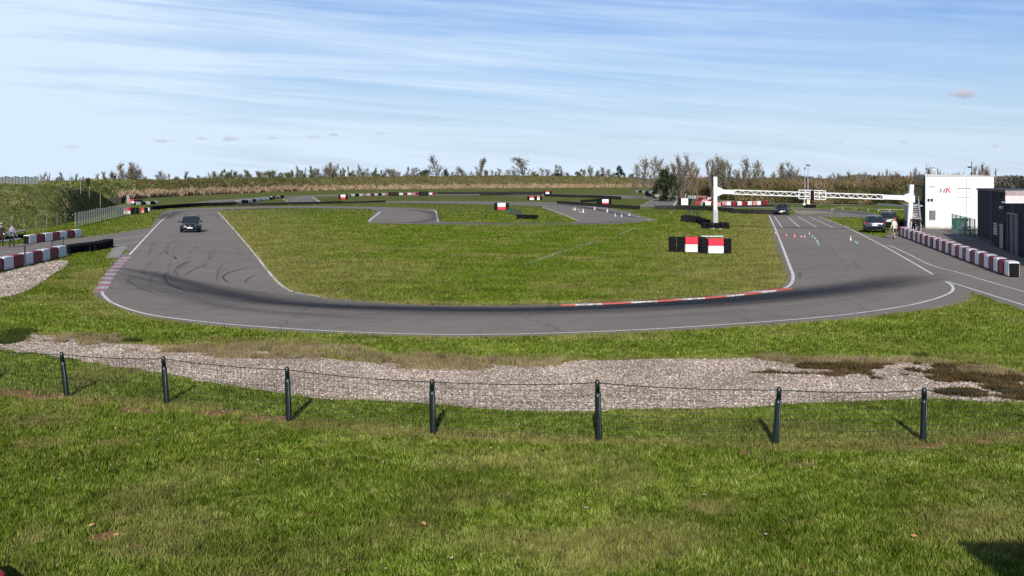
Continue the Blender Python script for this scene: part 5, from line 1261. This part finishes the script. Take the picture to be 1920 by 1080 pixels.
gd = MB(); gs.rect_w(gd, a, b, .02, ztop, .03, mat('garage_door_grey', (.085, .088, .10), .6, .1, 1)); gdo = local(gd, 'garage_door', gb)
f = MB(); gs.rect_w(f, a - wdir * .14, a, .0, ztop + .12, .16, mat('dark_frame', (.09, .10, .12))); gs.rect_w(f, b, b + wdir * .12, .0, ztop + .12, .16, mat('dark_frame', (.09, .10, .12))); gs.rect_w(f, a, b, ztop, ztop + .12, .16, mat('dark_frame', (.09, .10, .12)))
for z in (.7, 1.4, 2.1): gs.rect_w(f, a + wdir * .05, b - wdir * .05, z, z + .03, .012, mat('dark_frame', (.09, .10, .12)), .036)
f.build('frame', gdo)
a, b = gs.at(1876.5, 400), gs.at(1883.5, 400); cream = mat('cream_door', (.34, .33, .29), .6, .1, 2)
mb = MB(); gs.rect_w(mb, a, b, .05, gs.at(1876.5, 418).z, .05, anth); od = local(mb, 'door', gb)
f = MB(); w3 = (b - a)
for u in (.05, .55): gs.rect_w(f, a + w3 * u, a + w3 * (u + .36), .08, gs.at(1876.5, 419).z, .04, cream, .055)
f.build('door_leaf', od); f = MB(); f.box(a + w3 * .62 + gs.nn * .13 + Vector((0, 0, 1.25)), (.06, .05, .3), blk); f.build('handle', od)
a, b = gs.at(1861.5, 400), gs.at(1870.5, 400); z0_, z1_ = gs.at(1866, 440).z, gs.at(1866, 417).z
mb = MB(); gs.rect_w(mb, a, b, z0_, z1_, .02, dgl); ow = local(mb, 'window', gb); f = MB()
for u in range(5):
    z = z0_ + (z1_ - z0_) * (u + .5) / 5; gs.rect_w(f, a + (b - a) * .3, b, z - .03, z + .03, .04, mat('window_frame', (.6, .6, .58)), .02)
f.build('bars', ow)
c = gs.at(1888, 389, .35); mb = MB(); mb.box(c, (.22, .28, .2), wp, bev=.04); mb.bar(c, c - gs.nn * .4, .05, .05, blk); local(mb, 'floodlight', gb)
# balcony end facing the camera
bx = MB(); dB = 71.0; X0 = (1885.5 - CX) * dB / F; X1 = (1945 - CX) * dB / F; zt, zb = CH - 21.5 * dB / F, CH - 46 * dB / F; pkp = mat('pale_pink_panel', (.72, .60, .57), .6, .15, 2)
bx.box(((X0 + X1) / 2, dB + .3, zb + .05), (X1 - X0, .6, .1), wp); bx.box(((X0 + X1) / 2, dB + .05, zb + .28), (X1 - X0, .06, .34), pkp)
bo = local(bx, 'balcony', gb); f = MB(); f.box(((X0 + X1) / 2, dB + .05, zt), (X1 - X0, .07, .06), mat('dark_frame', (.09, .10, .12)))
x = X0 + .03
while x < X1: f.box((x, dB + .05, (zt + zb + .4) / 2), (.05, .05, zt - zb - .4), mat('faded_red_paint', (.62, .22, .22))); x += .34
for k in range(40): f.box((X0 + .06 + k * .05, dB + .06, (zt + zb + .45) / 2), (.018, .02, zt - zb - .46), wp)
f.build('railing', bo)

mb = MB()
for t in (9.5, 20.5, 31): mb.tube([Bq + wdir * t + gs.nn * .09 + Vector((0, 0, .05)), Bq + wdir * t + gs.nn * .09 + Vector((0, 0, HG - .1))], .045, mat('zinc_pipe', (.16, .17, .19), .5), 8)
local(mb, 'downpipe', gb)
mb = MB()
for t in range(1, 9): gs.rect_w(mb, Bq + wdir * (t * 4.0), Bq + wdir * (t * 4.0 + .03), .02, HG - .14, .008, mat('dark_post', (.05, .05, .05)), .003)
gs.rect_w(mb, Bq, Bq + wdir * 11.2, .0, .28, .02, mat('plinth', (.07, .07, .07), .9, .3, 3), .004)
local(mb, 'panel_joint', gb)
mb = MB(); fs_.rect_w(mb, A + udir * .02, A + udir * (fw - .02), .0, .22, .02, mat('stained_plinth', (.50, .47, .42), .9, .3, 3), .003); local(mb, 'plinth', wb)
mb = MB(); mb.tube([A + udir * 3.9 + fs_.nn * .07 + Vector((0, 0, .1)), A + udir * 3.9 + fs_.nn * .07 + Vector((0, 0, 5.1))], .035, mat('grey_pipe', (.6, .6, .58), .5), 8); local(mb, 'downpipe', wb)

# stairs
s0 = Vector((37.0, 107.4, 0)); sdir = vdir; sside = udir; stair = thing('metal_staircase', 'open metal staircase with pale treads rising beside the white building', 'staircase', s0)
pk = mat('pinkish_tread', (.62, .5, .5), .6, .2, 3)
nst = 13; rise, run = 2.45 / 13, .3; wd_ = .82
for i in range(nst): MB().box(sdir * (run * i) + Vector((0, 0, rise * (i + 1))), (wd_, .27, .05), pk if i > 8 else wp, rz=-u_az).build('tread', stair)
for s in (-1, 1):
    MB().bar(sside * s * (wd_ / 2 + .03) + Vector((0, 0, .08)), sside * s * (wd_ / 2 + .03) + sdir * (run * nst) + Vector((0, 0, 2.4)), .05, .2, galv()).build('stringer', stair)
    mb = MB(); a = sside * s * (wd_ / 2 + .04)
    for off_ in (.5, .95): mb.tube([a + Vector((0, 0, off_)), a + sdir * run * nst + Vector((0, 0, 2.4 + off_))], .028, galv(), 6)
    for k in range(5): q_ = a + sdir * run * nst * k / 4 + Vector((0, 0, 2.4 * k / 4)); mb.tube([q_, q_ + Vector((0, 0, .97))], .025, galv(), 6)
    mb.build('handrail', stair)
MB().box(sdir * (run * nst + 3.9) + sside * .2 + Vector((0, 0, 2.42)), (1.3, 7.7, .08), galv(), rz=-u_az).build('landing', stair)
mb = MB()
for k in (1, 4, 7): mb.tube([sdir * (run * nst + k) - sside * .35, sdir * (run * nst + k) - sside * .35 + Vector((0, 0, 2.4))], .05, galv(), 6)
mb.build('landing_leg', stair)

# green fence and yard things between the buildings
fa, fb = Vector((42.3, 112.8, 0)), Vector((38.75, 98.2, 0)); gfm = mat('green_powder_coat', (.025, .11, .07), .5, .2, 4); pts = [fa.lerp(fb, k / 5) for k in range(6)]
post_fence('panel_fence', 'green welded mesh fence between the white and grey buildings', pts, [1.65] * 6, gfm, gfm, .04, 1)
bin_ = G(1785.5, 433) + Vector((1.0, 1.5, 0)); r_ = thing('wheelie_bin', 'dark green wheelie bin behind the green fence', 'bin', bin_)
MB().box((0, 0, .55), (.55, .6, 1.0), gfm, bev=.05, taper=1.15).build('body', r_); MB().box((0, 0, 1.1), (.68, .72, .12), gfm, bev=.05).build('lid', r_)
for s in (-1, 1): MB().tyre((s * .26, .3, .1), rubber(), .1, .05, 10, 'X').build('wheel', r_)
tb = G(1806, 443) + Vector((1.2, 2.6, 0)); r_ = thing('picnic_table', 'pale picnic table with benches behind the green fence', 'table', tb, R(-15)); plk = mat('pale_plank', (.62, .60, .55), .7, .2, 4)
MB().box((0, 0, .74), (.8, 1.8, .05), plk, bev=.01).build('tabletop', r_)
for s in (-1, 1):
    MB().box((s * .75, 0, .44), (.28, 1.8, .05), plk, bev=.01).build('bench', r_)
    mb = MB(); mb.bar((-.75, s * .6, 0), (.25, s * .6, .72), .06, .06, plk); mb.bar((.75, s * .6, 0), (-.25, s * .6, .72), .06, .06, plk); mb.bar((-.75, s * .6, .4), (.75, s * .6, .4), .06, .06, plk); mb.build('leg', r_)
bq = G(1796, 434) + Vector((1.6, 3.0, 0)); r_ = thing('barbecue', 'covered dark barbecue behind the green fence', 'barbecue', bq)
mb = MB(); mb.box((0, 0, 1.0), (1.0, .6, .35), anth, bev=.12); mb.build('hood', r_); mb = MB(); mb.box((0, 0, .45), (.8, .5, .75), mat('dark_frame', (.09, .10, .12)), bev=.02); mb.build('cabinet', r_)
for s in (-1, 1): MB().tube([(s * .4, 0, 0), (s * .4, 0, .1)], .05, blk, 8).build('leg', r_)

# ------------------------------------------------------------------ cars
def car(label, loc, rz, paint, L=4.2, Wd=1.78, H=1.46, suv=False, name='car'):
    r = thing(name, label, 'car', loc, rz); w = Wd / 2; zb = .22
    st = [(-L / 2, .80, .36, .72, .80), (-L / 2 + .07, .93, .26, .86, .92), (-L / 2 + .5, 1.0, zb, .92, .97), (-1.0, 1.0, zb, .90, .96), (0, 1.0, zb, .88, .95), (.9, 1.0, zb, .86, .94), (L / 2 - .85, .98, zb, .80, .88), (L / 2 - .3, .93, .24, .70, .78), (L / 2 - .08, .86, .26, .60, .68), (L / 2, .76, .34, .52, .58)]
    if suv: st = [(y, a, b + .04, c + .10, d + .10) for y, a, b, c, d in st]
    mb = MB(); rings = []
    for y, k, z0, zs, zt in st:
        W_ = w * k; half = [(0, z0), (W_ * .88, z0), (W_ * .985, z0 + .1), (W_, (z0 + zs) / 2), (W_ * .985, zs - .04), (W_ * .90, zs + .03), (W_ * .5, zt), (0, zt + .015)]
        rings.append([(x, y, z) for x, z in half] + [(-x, y, z) for x, z in half[-2:0:-1]])
    K = len(rings[0]); vs = sum(rings, []); fs = [(i * K + k, (i + 1) * K + k, (i + 1) * K + (k + 1) % K, i * K + (k + 1) % K) for i in range(len(rings) - 1) for k in range(K)]
    fs += [tuple(range(K)), tuple(range(len(vs) - 1, len(vs) - K - 1, -1))]; mb.add(vs, fs, paint); mb.build('body', r, True)
    zo = .10 if suv else 0; zc = .90 + zo; yr0, yf0, yr1, yf1 = (-L / 2 + .12, L / 2 - 1.15, -L / 2 + .48, L / 2 - 1.95); wl, wt = w * .93, w * .70
    g = MB(); ms = [(yf0, wl * .93, zc - .03), (yf1, wt, H - .06), (-.2, wt * 1.03, H - .03), (yr1, wt * .96, H - .08), (yr0, wl * .9, zc)]
    vs = []
    for y, ww2, z in ms: vs += [(-ww2, y, z), (ww2, y, z)]
    ylo = [yf0, yf1 - .1, -.2, yr1, yr0]
    vs += [(-wl, yf1 + .1, zc), (wl, yf1 + .1, zc), (-wl, -.2, zc), (wl, -.2, zc), (-wl, yr1, zc), (wl, yr1, zc)]
    fs = [(0, 1, 3, 2), (2, 3, 5, 4), (4, 5, 7, 6), (6, 7, 9, 8), (0, 2, 10), (1, 11, 3), (2, 4, 12, 10), (3, 11, 13, 5), (4, 6, 14, 12), (5, 13, 15, 7), (6, 8, 14), (7, 15, 9)]
    g.add(vs, fs, dgl); g.build('windows', r)
    rf = MB(); rings = []
    for y, ww2, z in ((yf1 + .03, wt * .98, H - .05), (yf1 - .4, wt * 1.0, H), (-.3, wt * 1.03, H + .01), (yr1 + .3, wt, H - .01), (yr1 - .05, wt * .95, H - .06)):
        rings.append([(-ww2 - .02, y, z - .05), (-ww2 * .85, y, z + .005), (0, y, z + .025), (ww2 * .85, y, z + .005), (ww2 + .02, y, z - .05), (0, y, z - .06)])
    vs = sum(rings, []); fs = [(i * 6 + k, i * 6 + (k + 1) % 6, (i + 1) * 6 + (k + 1) % 6, (i + 1) * 6 + k) for i in range(4) for k in range(6)] + [tuple(range(5, -1, -1)), tuple(range(24, 30))]
    rf.add(vs, fs, paint); rf.build('roof', r, True)
    pl = MB()
    for s in (-1, 1):
        pl.bar((s * wl * .94, yf0, zc - .03), (s * wt, yf1, H - .05), .07, .07, paint); pl.bar((s * wl, -.25, zc - .02), (s * wt * 1.03, -.25, H - .04), .1, .03, paint)
        pl.bar((s * wl * .94, yr0 + .02, zc), (s * wt * .96, yr1, H - .08), .16, .1, paint)
    pl.build('pillars', r)
    for s in (-1, 1):
        for yy in (-L / 2 + .78, L / 2 - .82):
            x = s * (w - .10); wr = .33 + (.03 if suv else 0)
            t = MB(); t.lathe([(wr * .62, -.1), (wr * .93, -.11), (wr, -.07), (wr, .07), (wr * .93, .11), (wr * .62, .1)], (0, 0, 0), rubber(), 20, 'X', True); o = t.build('wheel', r, loc=(x, yy, wr))
            rm = MB(); rm.lathe([(.02, 0), (wr * .2, .015), (wr * .6, .005), (wr * .62, -.06), (.02, -.06)], (s * .08, 0, 0), mat('wheel_alloy', (.45, .45, .46), .3, .1, 5, 0, .6), 16, 'X'); rm.build('rim', o)
            ar = MB(); ar.lathe([(wr + .02, 0), (wr + .07, .01), (wr + .07, -.02), (wr + .02, -.03)], (s * (w - .005), yy, wr), blk, 20, 'X', True); ar.build('wheel_arch', r)
        m = MB(); m.box((0, 0, 0), (.2, .12, .14), paint, bev=.04); m.bar((-s * .06, 0, -.04), (-s * .16, 0, -.06), .06, .04, blk); m.build('mirror', r, loc=(s * (w + .12), yf1 + .45, zc + .08))
        hl = MB(); a = L / 2
        hl.add([(s * .44 * Wd, a - .30, .60 + zo), (s * .26 * Wd, a - .035, .56 + zo), (s * .25 * Wd, a - .06, .68 + zo), (s * .44 * Wd, a - .36, .74 + zo), (s * .42 * Wd, a - .42, .62 + zo), (s * .25 * Wd, a - .2, .6 + zo)], [(0, 1, 2, 3), (0, 3, 4), (1, 5, 2), (3, 2, 5, 4), (0, 4, 5, 1)], mat('headlight_glass', (.85, .87, .9), .12, .05))
        hl.build('headlight', r)
        tl = MB(); tl.box((s * .40 * Wd, -L / 2 + .04, .80 + zo), (.26, .12, .17), mat('tail_light_red', (.35, .01, .015), .2), bev=.03); tl.build('tail_light', r)
    gq = MB(); gq.box((0, L / 2 - .03, .42 + zo), (.95, .10, .20), blk, bev=.02); gq.box((0, L / 2 - .01, .60 + zo), (.62, .08, .07), blk, bev=.02); gq.lathe([(.055, 0), (.05, .03), (.01, .035)], (0, L / 2 + .02, .60 + zo), mat('wheel_alloy', (.45, .45, .46)), 10, 'Y'); gq.build('grille', r)
    for yy, zz in ((L / 2 + .03, .45 + zo), (-L / 2 - .01, .62 + zo)): MB().box((0, yy, zz), (.5, .02, .11), paint_white(), bev=.005).build('number_plate', r)
    bm_ = MB(); bm_.box((0, -L / 2 + .04, .38 + zo), (1.45, .14, .2), blk, bev=.04); bm_.box((0, L / 2 - .06, .28), (1.4, .14, .08), blk, bev=.03); bm_.build('bumper', r)
    it = MB()
    for s in (-1, 1): it.box((s * .38, .0, 1.0), (.4, .15, .5), blk, bev=.05); it.box((s * .38, 0, 1.28), (.22, .1, .16), blk, bev=.04)
    it.build('seats', r)
    return r
def carpaint(name, col, rough=.22): 
    m = mat(name, col, rough, .1, 1.5); m.node_tree.nodes['Principled BSDF'].inputs['Coat Weight'].default_value = .25; m.node_tree.nodes['Principled BSDF'].inputs['Coat Roughness'].default_value = .05; return m
pc = G(346, 436.5); car('dark hatchback with bright headlights driving towards the camera on the left straight', pc + Vector((0, 2.1, .0)), R(193), carpaint('dark_green_black_paint', (.012, .016, .015)), H=1.45)
pc = G(1646, 437); car('dark blue grey hatchback parked on the grass beside the pit straight, seen from behind', pc + Vector((.3, 2.1, 0)), R(-15), carpaint('blue_grey_paint', (.035, .045, .06)), 4.3, 1.84, 1.55, True)
pc = G(1473, 403.2); car('small dark car entering the start straight in the distance', pc + Vector((0, 2.0, 0)), R(162), carpaint('black_blue_paint', (.01, .012, .02)), 4.1, 1.75, 1.42)
pc = G(1668, 428); car('dark van like car half hidden behind the parked hatchback', pc + Vector((.6, 2.2, 0)), R(-17), carpaint('dark_slate_paint', (.03, .035, .042)), 4.3, 1.8, 1.6, True)

# ------------------------------------------------------------------ cones
def cone(x, y, col, h, label, r=.13):
    h *= .72; r *= .72
    p = G(x, y); m = mat(f'cone_{col}', {'white': (.75, .74, .68), 'red': (.62, .03, .04), 'green': (.10, .32, .24), 'blue': (.25, .33, .55), 'yellow': (.78, .72, .42), 'pink': (.55, .25, .27)}[col], .5, .1, 8)
    r_ = thing('traffic_cone', label, 'cone', p, 0, 'cones set out on the track')
    MB().box((0, 0, .02), (r * 2.6, r * 2.6, .04), m, bev=.01).build('base', r_)
    MB().lathe([(r, .04), (r * .55, h * .5), (r * .18, h), (.01, h)], (0, 0, 0), m, 12).build('cone_body', r_)
    b = MB(); b.lathe([(r * .80, h * .30), (r * .58, h * .52), (r * .56, h * .52), (r * .78, h * .30)], (0, 0, .0), mat('cone_band', (.7, .7, .66), .5), 12, closed=True).build('band', r_)
for i, (x, y, c, h) in enumerate([(1078, 394, 'white', .75), (1093.5, 398.6, 'white', .8), (1115, 393, 'white', .7), (1138.5, 397.6, 'white', .75), (1153.5, 406, 'blue', .7), (1165.5, 407, 'blue', .7), (1074, 393.2, 'pink', .4), (1084, 394, 'pink', .35), (1088, 398, 'pink', .35), (1180, 404, 'white', .4)]):
    cone(x, y, c, h, f'{c} cone, {nth(i)} of those on the right hairpin', .17)
for i, (x, y, c, h) in enumerate([(1454, 439, 'green', .45), (1458.5, 444, 'red', .5), (1474.5, 444, 'red', .5), (1490, 445.5, 'red', .6), (1502, 445, 'pink', .3), (1508.5, 445, 'pink', .35), (1517.5, 440, 'green', .42), (1523.5, 445, 'green', .35), (1528, 449, 'green', .35), (1532.5, 455, 'green', .42), (1534.5, 459, 'green', .3), (1595, 450.5, 'yellow', .5), (1607.5, 457.5, 'green', .3), (1604, 455, 'green', .25)]):
    cone(x, y, c, h, f'{c} cone, {nth(i)} from the left on the start straight', .095)

# ------------------------------------------------------------------ people
def person(label, loc, rz, H, top, bottom, skin=(.45, .28, .2), shoe=(.05, .05, .05), hair=(.10, .06, .03), stride=.06, shorts=False, arms=(.02, -.02), elbow=.02, cap=None, lean=0):
    V, E, Rd = [], [], []
    def v(x, y, z, r): V.append((x * H, y * H, z * H)); Rd.append(r * H); return len(V) - 1
    pel = v(0, 0, .52, .070); sp1 = v(0, .0 + lean * .3, .60, .062); ch_ = v(0, lean * .7, .72, .078); nb = v(0, lean, .81, .048); nk = v(0, lean + .005, .85, .030); hd = v(0, lean + .012, .895, .047); ht = v(0, lean + .012, .945, .052); hu = v(0, lean + .008, .98, .030)
    for a, b in ((pel, sp1), (sp1, ch_), (ch_, nb), (nb, nk), (nk, hd), (hd, ht), (ht, hu)): E.append((a, b))
    nose = v(0, lean + .068, .915, .010); E.append((hd, nose))
    wrists = []
    for s in (-1, 1):
        k = s * stride
        hp = v(s * .052, 0, .49, .056); kn = v(s * .058, k * .5 + .012, .275, .036); an = v(s * .058, k, .05, .022); to = v(s * .064, k + .075, .020, .020); hl = v(s * .058, k - .022, .024, .02)
        for a, b in ((pel, hp), (hp, kn), (kn, an), (an, to), (an, hl)): E.append((a, b))
        sh = v(s * .105, lean, .795, .038); el = v(s * .135, lean + arms[0 if s < 0 else 1] * .6, .63, .027); wr = v(s * .135, lean + arms[0 if s < 0 else 1] * 1.2 + elbow, .49, .018); pa = v(s * .135, lean + arms[0 if s < 0 else 1] * 1.3 + elbow * 1.3, .455, .019)
        for a, b in ((nb, sh), (sh, el), (el, wr), (wr, pa)): E.append((a, b))
        wrists.append(V[wr])
        px_, py_, pz_ = V[pa]
        for j, (dy, ln) in enumerate(((-.016, .034), (-.006, .042), (.005, .044), (.015, .038))):
            f1 = v(px_ / H, py_ / H + dy, pz_ / H - ln * .55, .0055); f2 = v(px_ / H - s * .006, py_ / H + dy * 1.1, pz_ / H - ln, .0048); E.append((pa, f1)); E.append((f1, f2))
        t1 = v(px_ / H - s * .004, py_ / H + .026, pz_ / H - .006, .006); E.append((pa, t1))
    me = bpy.data.meshes.new('body'); me.from_pydata(V, E, []); o = bpy.data.objects.new('tmp', me); C.objects.link(o)
    sk = o.modifiers.new('s', 'SKIN'); ss = o.modifiers.new('d', 'SUBSURF'); ss.levels = 1; ss.render_levels = 1
    for i, r_ in enumerate(Rd): me.skin_vertices[0].data[i].radius = (r_ * (1.25 if i in (pel, sp1, ch_) else 1), r_)
    me.skin_vertices[0].data[0].use_root = True
    dg = bpy.context.evaluated_depsgraph_get(); ev = o.evaluated_get(dg); m2 = bpy.data.meshes.new_from_object(ev); bpy.data.objects.remove(o)
    m2.name = 'person'; m2.materials.clear()
    def cm(c, n_): return mat(n_ + '_%02d%02d%02d' % tuple(int(q * 99) for q in c), c, .85, .2, 8)
    ms = [cm(skin, 'skin'), cm(top, 'cloth'), cm(bottom, 'cloth'), cm(shoe, 'shoe')]
    for m_ in ms: m2.materials.append(m_)
    for p in m2.polygons:
        c = p.center; z = c.z / H; ax = abs(c.x) / H; k = 1
        arm = ax > .088 and z < .78
        if z > .845: k = 0
        elif arm: k = 0 if any((c - Vector(w_)).length < .02 * H for w_ in wrists) or z < .48 else 1
        elif z > .50: k = 1
        elif z > (.30 if shorts else .055): k = 2
        elif z > .05: k = 0 if shorts else 2
        else: k = 3
        if ax < .1 and z <= .045: k = 3
        p.material_index = k; p.use_smooth = True
    ob = link('person', m2, None); ob.location = loc; ob.rotation_euler.z = rz; tag(ob, label, 'person')
    h_ = MB(); hm = cm(hair, 'hair'); h_.ball((0, (lean - .004) * H, .955 * H), .056 * H, hm, 12, (1, 1.08, .85))
    h_.build('hair', ob, True)
    f_ = MB()
    for s in (-1, 1): f_.ball((s * .019 * H, (lean + .060) * H, .935 * H), .006 * H, blk, 6); f_.ball((s * .051 * H, (lean + .01) * H, .925 * H), .011 * H, ms[0], 6, (.5, 1, 1.4))
    f_.build('face_features', ob)
    if cap:
        c_ = MB(); cmx = cm(cap, 'cap'); c_.ball((0, (lean + .004) * H, .962 * H), .060 * H, cmx, 12, (1, 1.06, .8)); c_.box((0, (lean + .085) * H, .955 * H), (.09 * H, .08 * H, .008 * H), cmx, bev=.002); c_.build('cap', ob, True)
    return ob
person('person in cream sweater and black shorts walking beside the pit wall', G(1677, 448.3), R(30), 1.78, (.68, .64, .55), (.015, .015, .018), shoe=(.05, .04, .05), hair=(.35, .10, .05), stride=.09, shorts=True, arms=(.05, -.05), elbow=.05, cap=None)
person('person in black with pale cap standing left at the foot of the stairs', G(1713, 441.5), R(160), 1.76, (.02, .02, .024), (.02, .02, .022), shoe=(.5, .5, .5), hair=(.5, .47, .42), stride=.03, arms=(.08, .02), elbow=.08, cap=(.75, .74, .72))
person('bareheaded person in black standing right at the foot of the stairs', G(1722, 442.5), R(-170), 1.74, (.018, .018, .02), (.03, .03, .034), shoe=(.6, .6, .6), hair=(.04, .03, .025), stride=.05, arms=(.1, .06), elbow=.1)
person('person in lilac grey top and green trousers seen from behind, far left', G(22, 463.5), R(-12), 1.72, (.30, .26, .33), (.06, .085, .06), shoe=(.6, .55, .52), hair=(.12, .09, .09), stride=.07, arms=(.06, .06), elbow=.09)
person('person in dark brown clothes and pale cap cut by the left edge', G(2, 466), R(20), 1.80, (.045, .028, .026), (.035, .025, .025), shoe=(.75, .6, .58), hair=(.05, .03, .02), stride=.04, arms=(.03, .05), elbow=.05, cap=(.7, .66, .6))

# ------------------------------------------------------------------ unseen building added behind the camera to throw the lower right shadow and the vehicle beside it
cb = thing('added_shadow_building', 'unseen white building added behind the viewpoint, throwing the corner shadow', 'building', (8.6, -2.25, 0))
mb = MB(); mb.box((0, 0, 3.2), (6.0, 7.6, 6.4), ww_); mb.build('wall', cb); mb = MB(); mb.box((0, 0, 6.5), (6.4, 8.0, .2), mat('roof_edge', (.45, .44, .42), .6), bev=.03); mb.build('roof', cb)
mb = MB(); mb.box((0, 3.82, 4.2), (1.6, .06, 1.1), dgl); mb.build('window', cb); mb = MB(); mb.box((2.0, 3.82, 1.05), (.95, .06, 2.1), anth); mb.build('door', cb)
car('white car with dark blue glass whose roof edge shows in the bottom right corner', (5.55, 10.62, 0), R(70), carpaint('white_car_paint', (.8, .8, .8)), 4.2, 1.78, 1.47)
CLOUD = 8.6
SKY_TINT = (.56, .70, 1.04)

# ------------------------------------------------------------------ camera, sun and sky
SUN_AZ, SUN_EL = 2.7, 24.5                      # light travels towards azimuth 2.7 deg right of the view
cam = bpy.data.cameras.new('camera'); co_ = bpy.data.objects.new('camera', cam); C.objects.link(co_)
co_.location = (0, 0, CH); co_.rotation_euler = (R(90), 0, 0)
cam.sensor_width = 36; cam.lens = 36 * F / 1920; cam.shift_y = -(540 - HZ) / 1920; cam.clip_start = .1; cam.clip_end = 6000
bpy.context.scene.camera = co_
sl = bpy.data.lights.new('sun', 'SUN'); so_ = bpy.data.objects.new('sun', sl); C.objects.link(so_)
sl.energy = 5.0; sl.angle = R(.5); sl.color = (1, .955, .89)
so_.rotation_euler = (R(90 - SUN_EL), 0, R(-SUN_AZ)); so_.location = (0, -20, 30)
w = bpy.data.worlds.new('World'); bpy.context.scene.world = w; w.use_nodes = True
nt = w.node_tree; bg = nt.nodes['Background']
sky = N(nt, 'ShaderNodeTexSky', sky_type='NISHITA'); sky.sun_disc = False; sky.sun_elevation = R(SUN_EL); sky.sun_rotation = R(180 + SUN_AZ)
sky.altitude = 200; sky.air_density = 1.0; sky.dust_density = .6; sky.ozone_density = 2.0
bg.inputs['Strength'].default_value = .10
tc = N(nt, 'ShaderNodeTexCoord').outputs['Generated']
sp_ = N(nt, 'ShaderNodeSeparateXYZ'); nt.links.new(tc, sp_.inputs[0])
az = M_(nt, 'ARCTAN2', sp_.outputs[0], sp_.outputs[1]); el = M_(nt, 'ARCSINE', sp_.outputs[2])
def cirrus(sx, sy, tilt, bend, scale, lo, hi, off):
    v = M_(nt, 'ADD', el, M_(nt, 'ADD', M_(nt, 'MULTIPLY', az, tilt), M_(nt, 'MULTIPLY', M_(nt, 'MULTIPLY', az, az), bend)))
    cx = N(nt, 'ShaderNodeCombineXYZ'); nt.links.new(M_(nt, 'MULTIPLY', az, sx), cx.inputs[0]); nt.links.new(M_(nt, 'MULTIPLY', v, sy), cx.inputs[1]); cx.inputs[2].default_value = off
    n = noise(nt, scale, 6, .62, cx.outputs[0], .6)
    return ramp(nt, n.outputs['Fac'], [(lo, 0.0), (hi, 1.0)]).outputs['Color']
c1 = cirrus(1.8, 40, .06, .05, 1.0, .40, .74, 3.1)
c2 = cirrus(3.0, 95, .08, .02, 1.0, .45, .78, 7.7)
c3 = cirrus(1.6, 14, .05, .12, 1.0, .35, .7, 1.3)
lft = ramp(nt, M_(nt, 'ADD', M_(nt, 'MULTIPLY', az, -1.1), .5), [(.0, .0), (.45, .38), (.8, .72), (1, 1.0)]).outputs['Color']
cov = M_(nt, 'ADD', M_(nt, 'MULTIPLY', c1, .46), M_(nt, 'ADD', M_(nt, 'MULTIPLY', c2, .40), M_(nt, 'MULTIPLY', c3, .26)))
cov = M_(nt, 'MULTIPLY', cov, M_(nt, 'ADD', .55, M_(nt, 'MULTIPLY', lft, 1.0)))
back_ = ramp(nt, M_(nt, 'MULTIPLY', M_(nt, 'ABSOLUTE', az), .3), [(.2, 1.0), (.4, .35)]).outputs['Color']
high_ = ramp(nt, el, [(.2, 1.0), (.6, .25)]).outputs['Color']
cov = M_(nt, 'MULTIPLY', M_(nt, 'MULTIPLY', cov, back_), high_)
hz = ramp(nt, el, [(.0, .66), (.03, .48), (.07, .2), (.13, .03)]).outputs['Color']
lf2 = M_(nt, 'MULTIPLY', M_(nt, 'MULTIPLY', high_, back_), M_(nt, 'MULTIPLY', ramp(nt, M_(nt, 'MULTIPLY', az, -1), [(.22, 0.0), (.44, 1.0)]).outputs['Color'], .55))
cov = N(nt, 'ShaderNodeClamp').outputs[0] if False else M_(nt, 'MINIMUM', M_(nt, 'ADD', M_(nt, 'ADD', cov, hz), lf2), .97)
cloud_col = (7.1, 8.55, 10.2)
tinted = mixc(nt, 1.0, sky.outputs[0], SKY_TINT if 'SKY_TINT' in globals() else (1, 1, 1), 'MULTIPLY')
colr = mixc(nt, cov, tinted, cloud_col)
# small grey cumulus puffs far away
def el_of(y): return math.atan((HZ - y) / F)
def az_of(x): return math.atan((x - CX) / F)
nz = noise(nt, 95, 4, .6, tc)
for x, y, wd, hg, s in ((308, 267, 21, 5, .6), (378, 262, 12, 4, .6), (430, 262, 18, 5, .6), (512, 260, 12, 4, .45), (586, 257, 20, 4, .4), (624, 253, 11, 4, .6), (710, 251, 14, 5, .5), (137, 279, 20, 4, .4), (1808, 186, 26, 10, .9), (1572, 269, 12, 4, .35), (1694, 269, 9, 3.5, .35), (1778, 274, 7, 3.5, .4), (1866, 277, 7, 4, .4)):
    dx = M_(nt, 'DIVIDE', M_(nt, 'SUBTRACT', az, az_of(x)), wd / F); dy = M_(nt, 'DIVIDE', M_(nt, 'SUBTRACT', el, el_of(y)), hg / F)
    r2 = M_(nt, 'SQRT', M_(nt, 'ADD', M_(nt, 'MULTIPLY', dx, dx), M_(nt, 'MULTIPLY', dy, dy)))
    q = M_(nt, 'ADD', r2, M_(nt, 'MULTIPLY', M_(nt, 'SUBTRACT', nz.outputs['Fac'], .5), 2.2))
    k = M_(nt, 'MULTIPLY', ramp(nt, q, [(.35, 1.0), (1.0, 0.0)]).outputs['Color'], s)
    sh = mixc(nt, ramp(nt, M_(nt, 'ADD', M_(nt, 'MULTIPLY', dy, .5), .5), [(.2, 0.0), (.8, 1.0)]).outputs['Color'], (4.6, 4.8, 6.0), (6.4, 6.6, 7.6))
    colr = mixc(nt, k, colr, sh)
nt.links.new(colr, bg.inputs['Color'])
vs_ = bpy.context.scene.view_settings; vs_.view_transform = 'Standard'; vs_.look = 'None'; vs_.gamma = 1; vs_.use_curve_mapping = False
vs_.exposure = 0.0
bpy.context.scene.cycles.max_bounces = 5
bpy.context.scene.cycles.transparent_max_bounces = 16
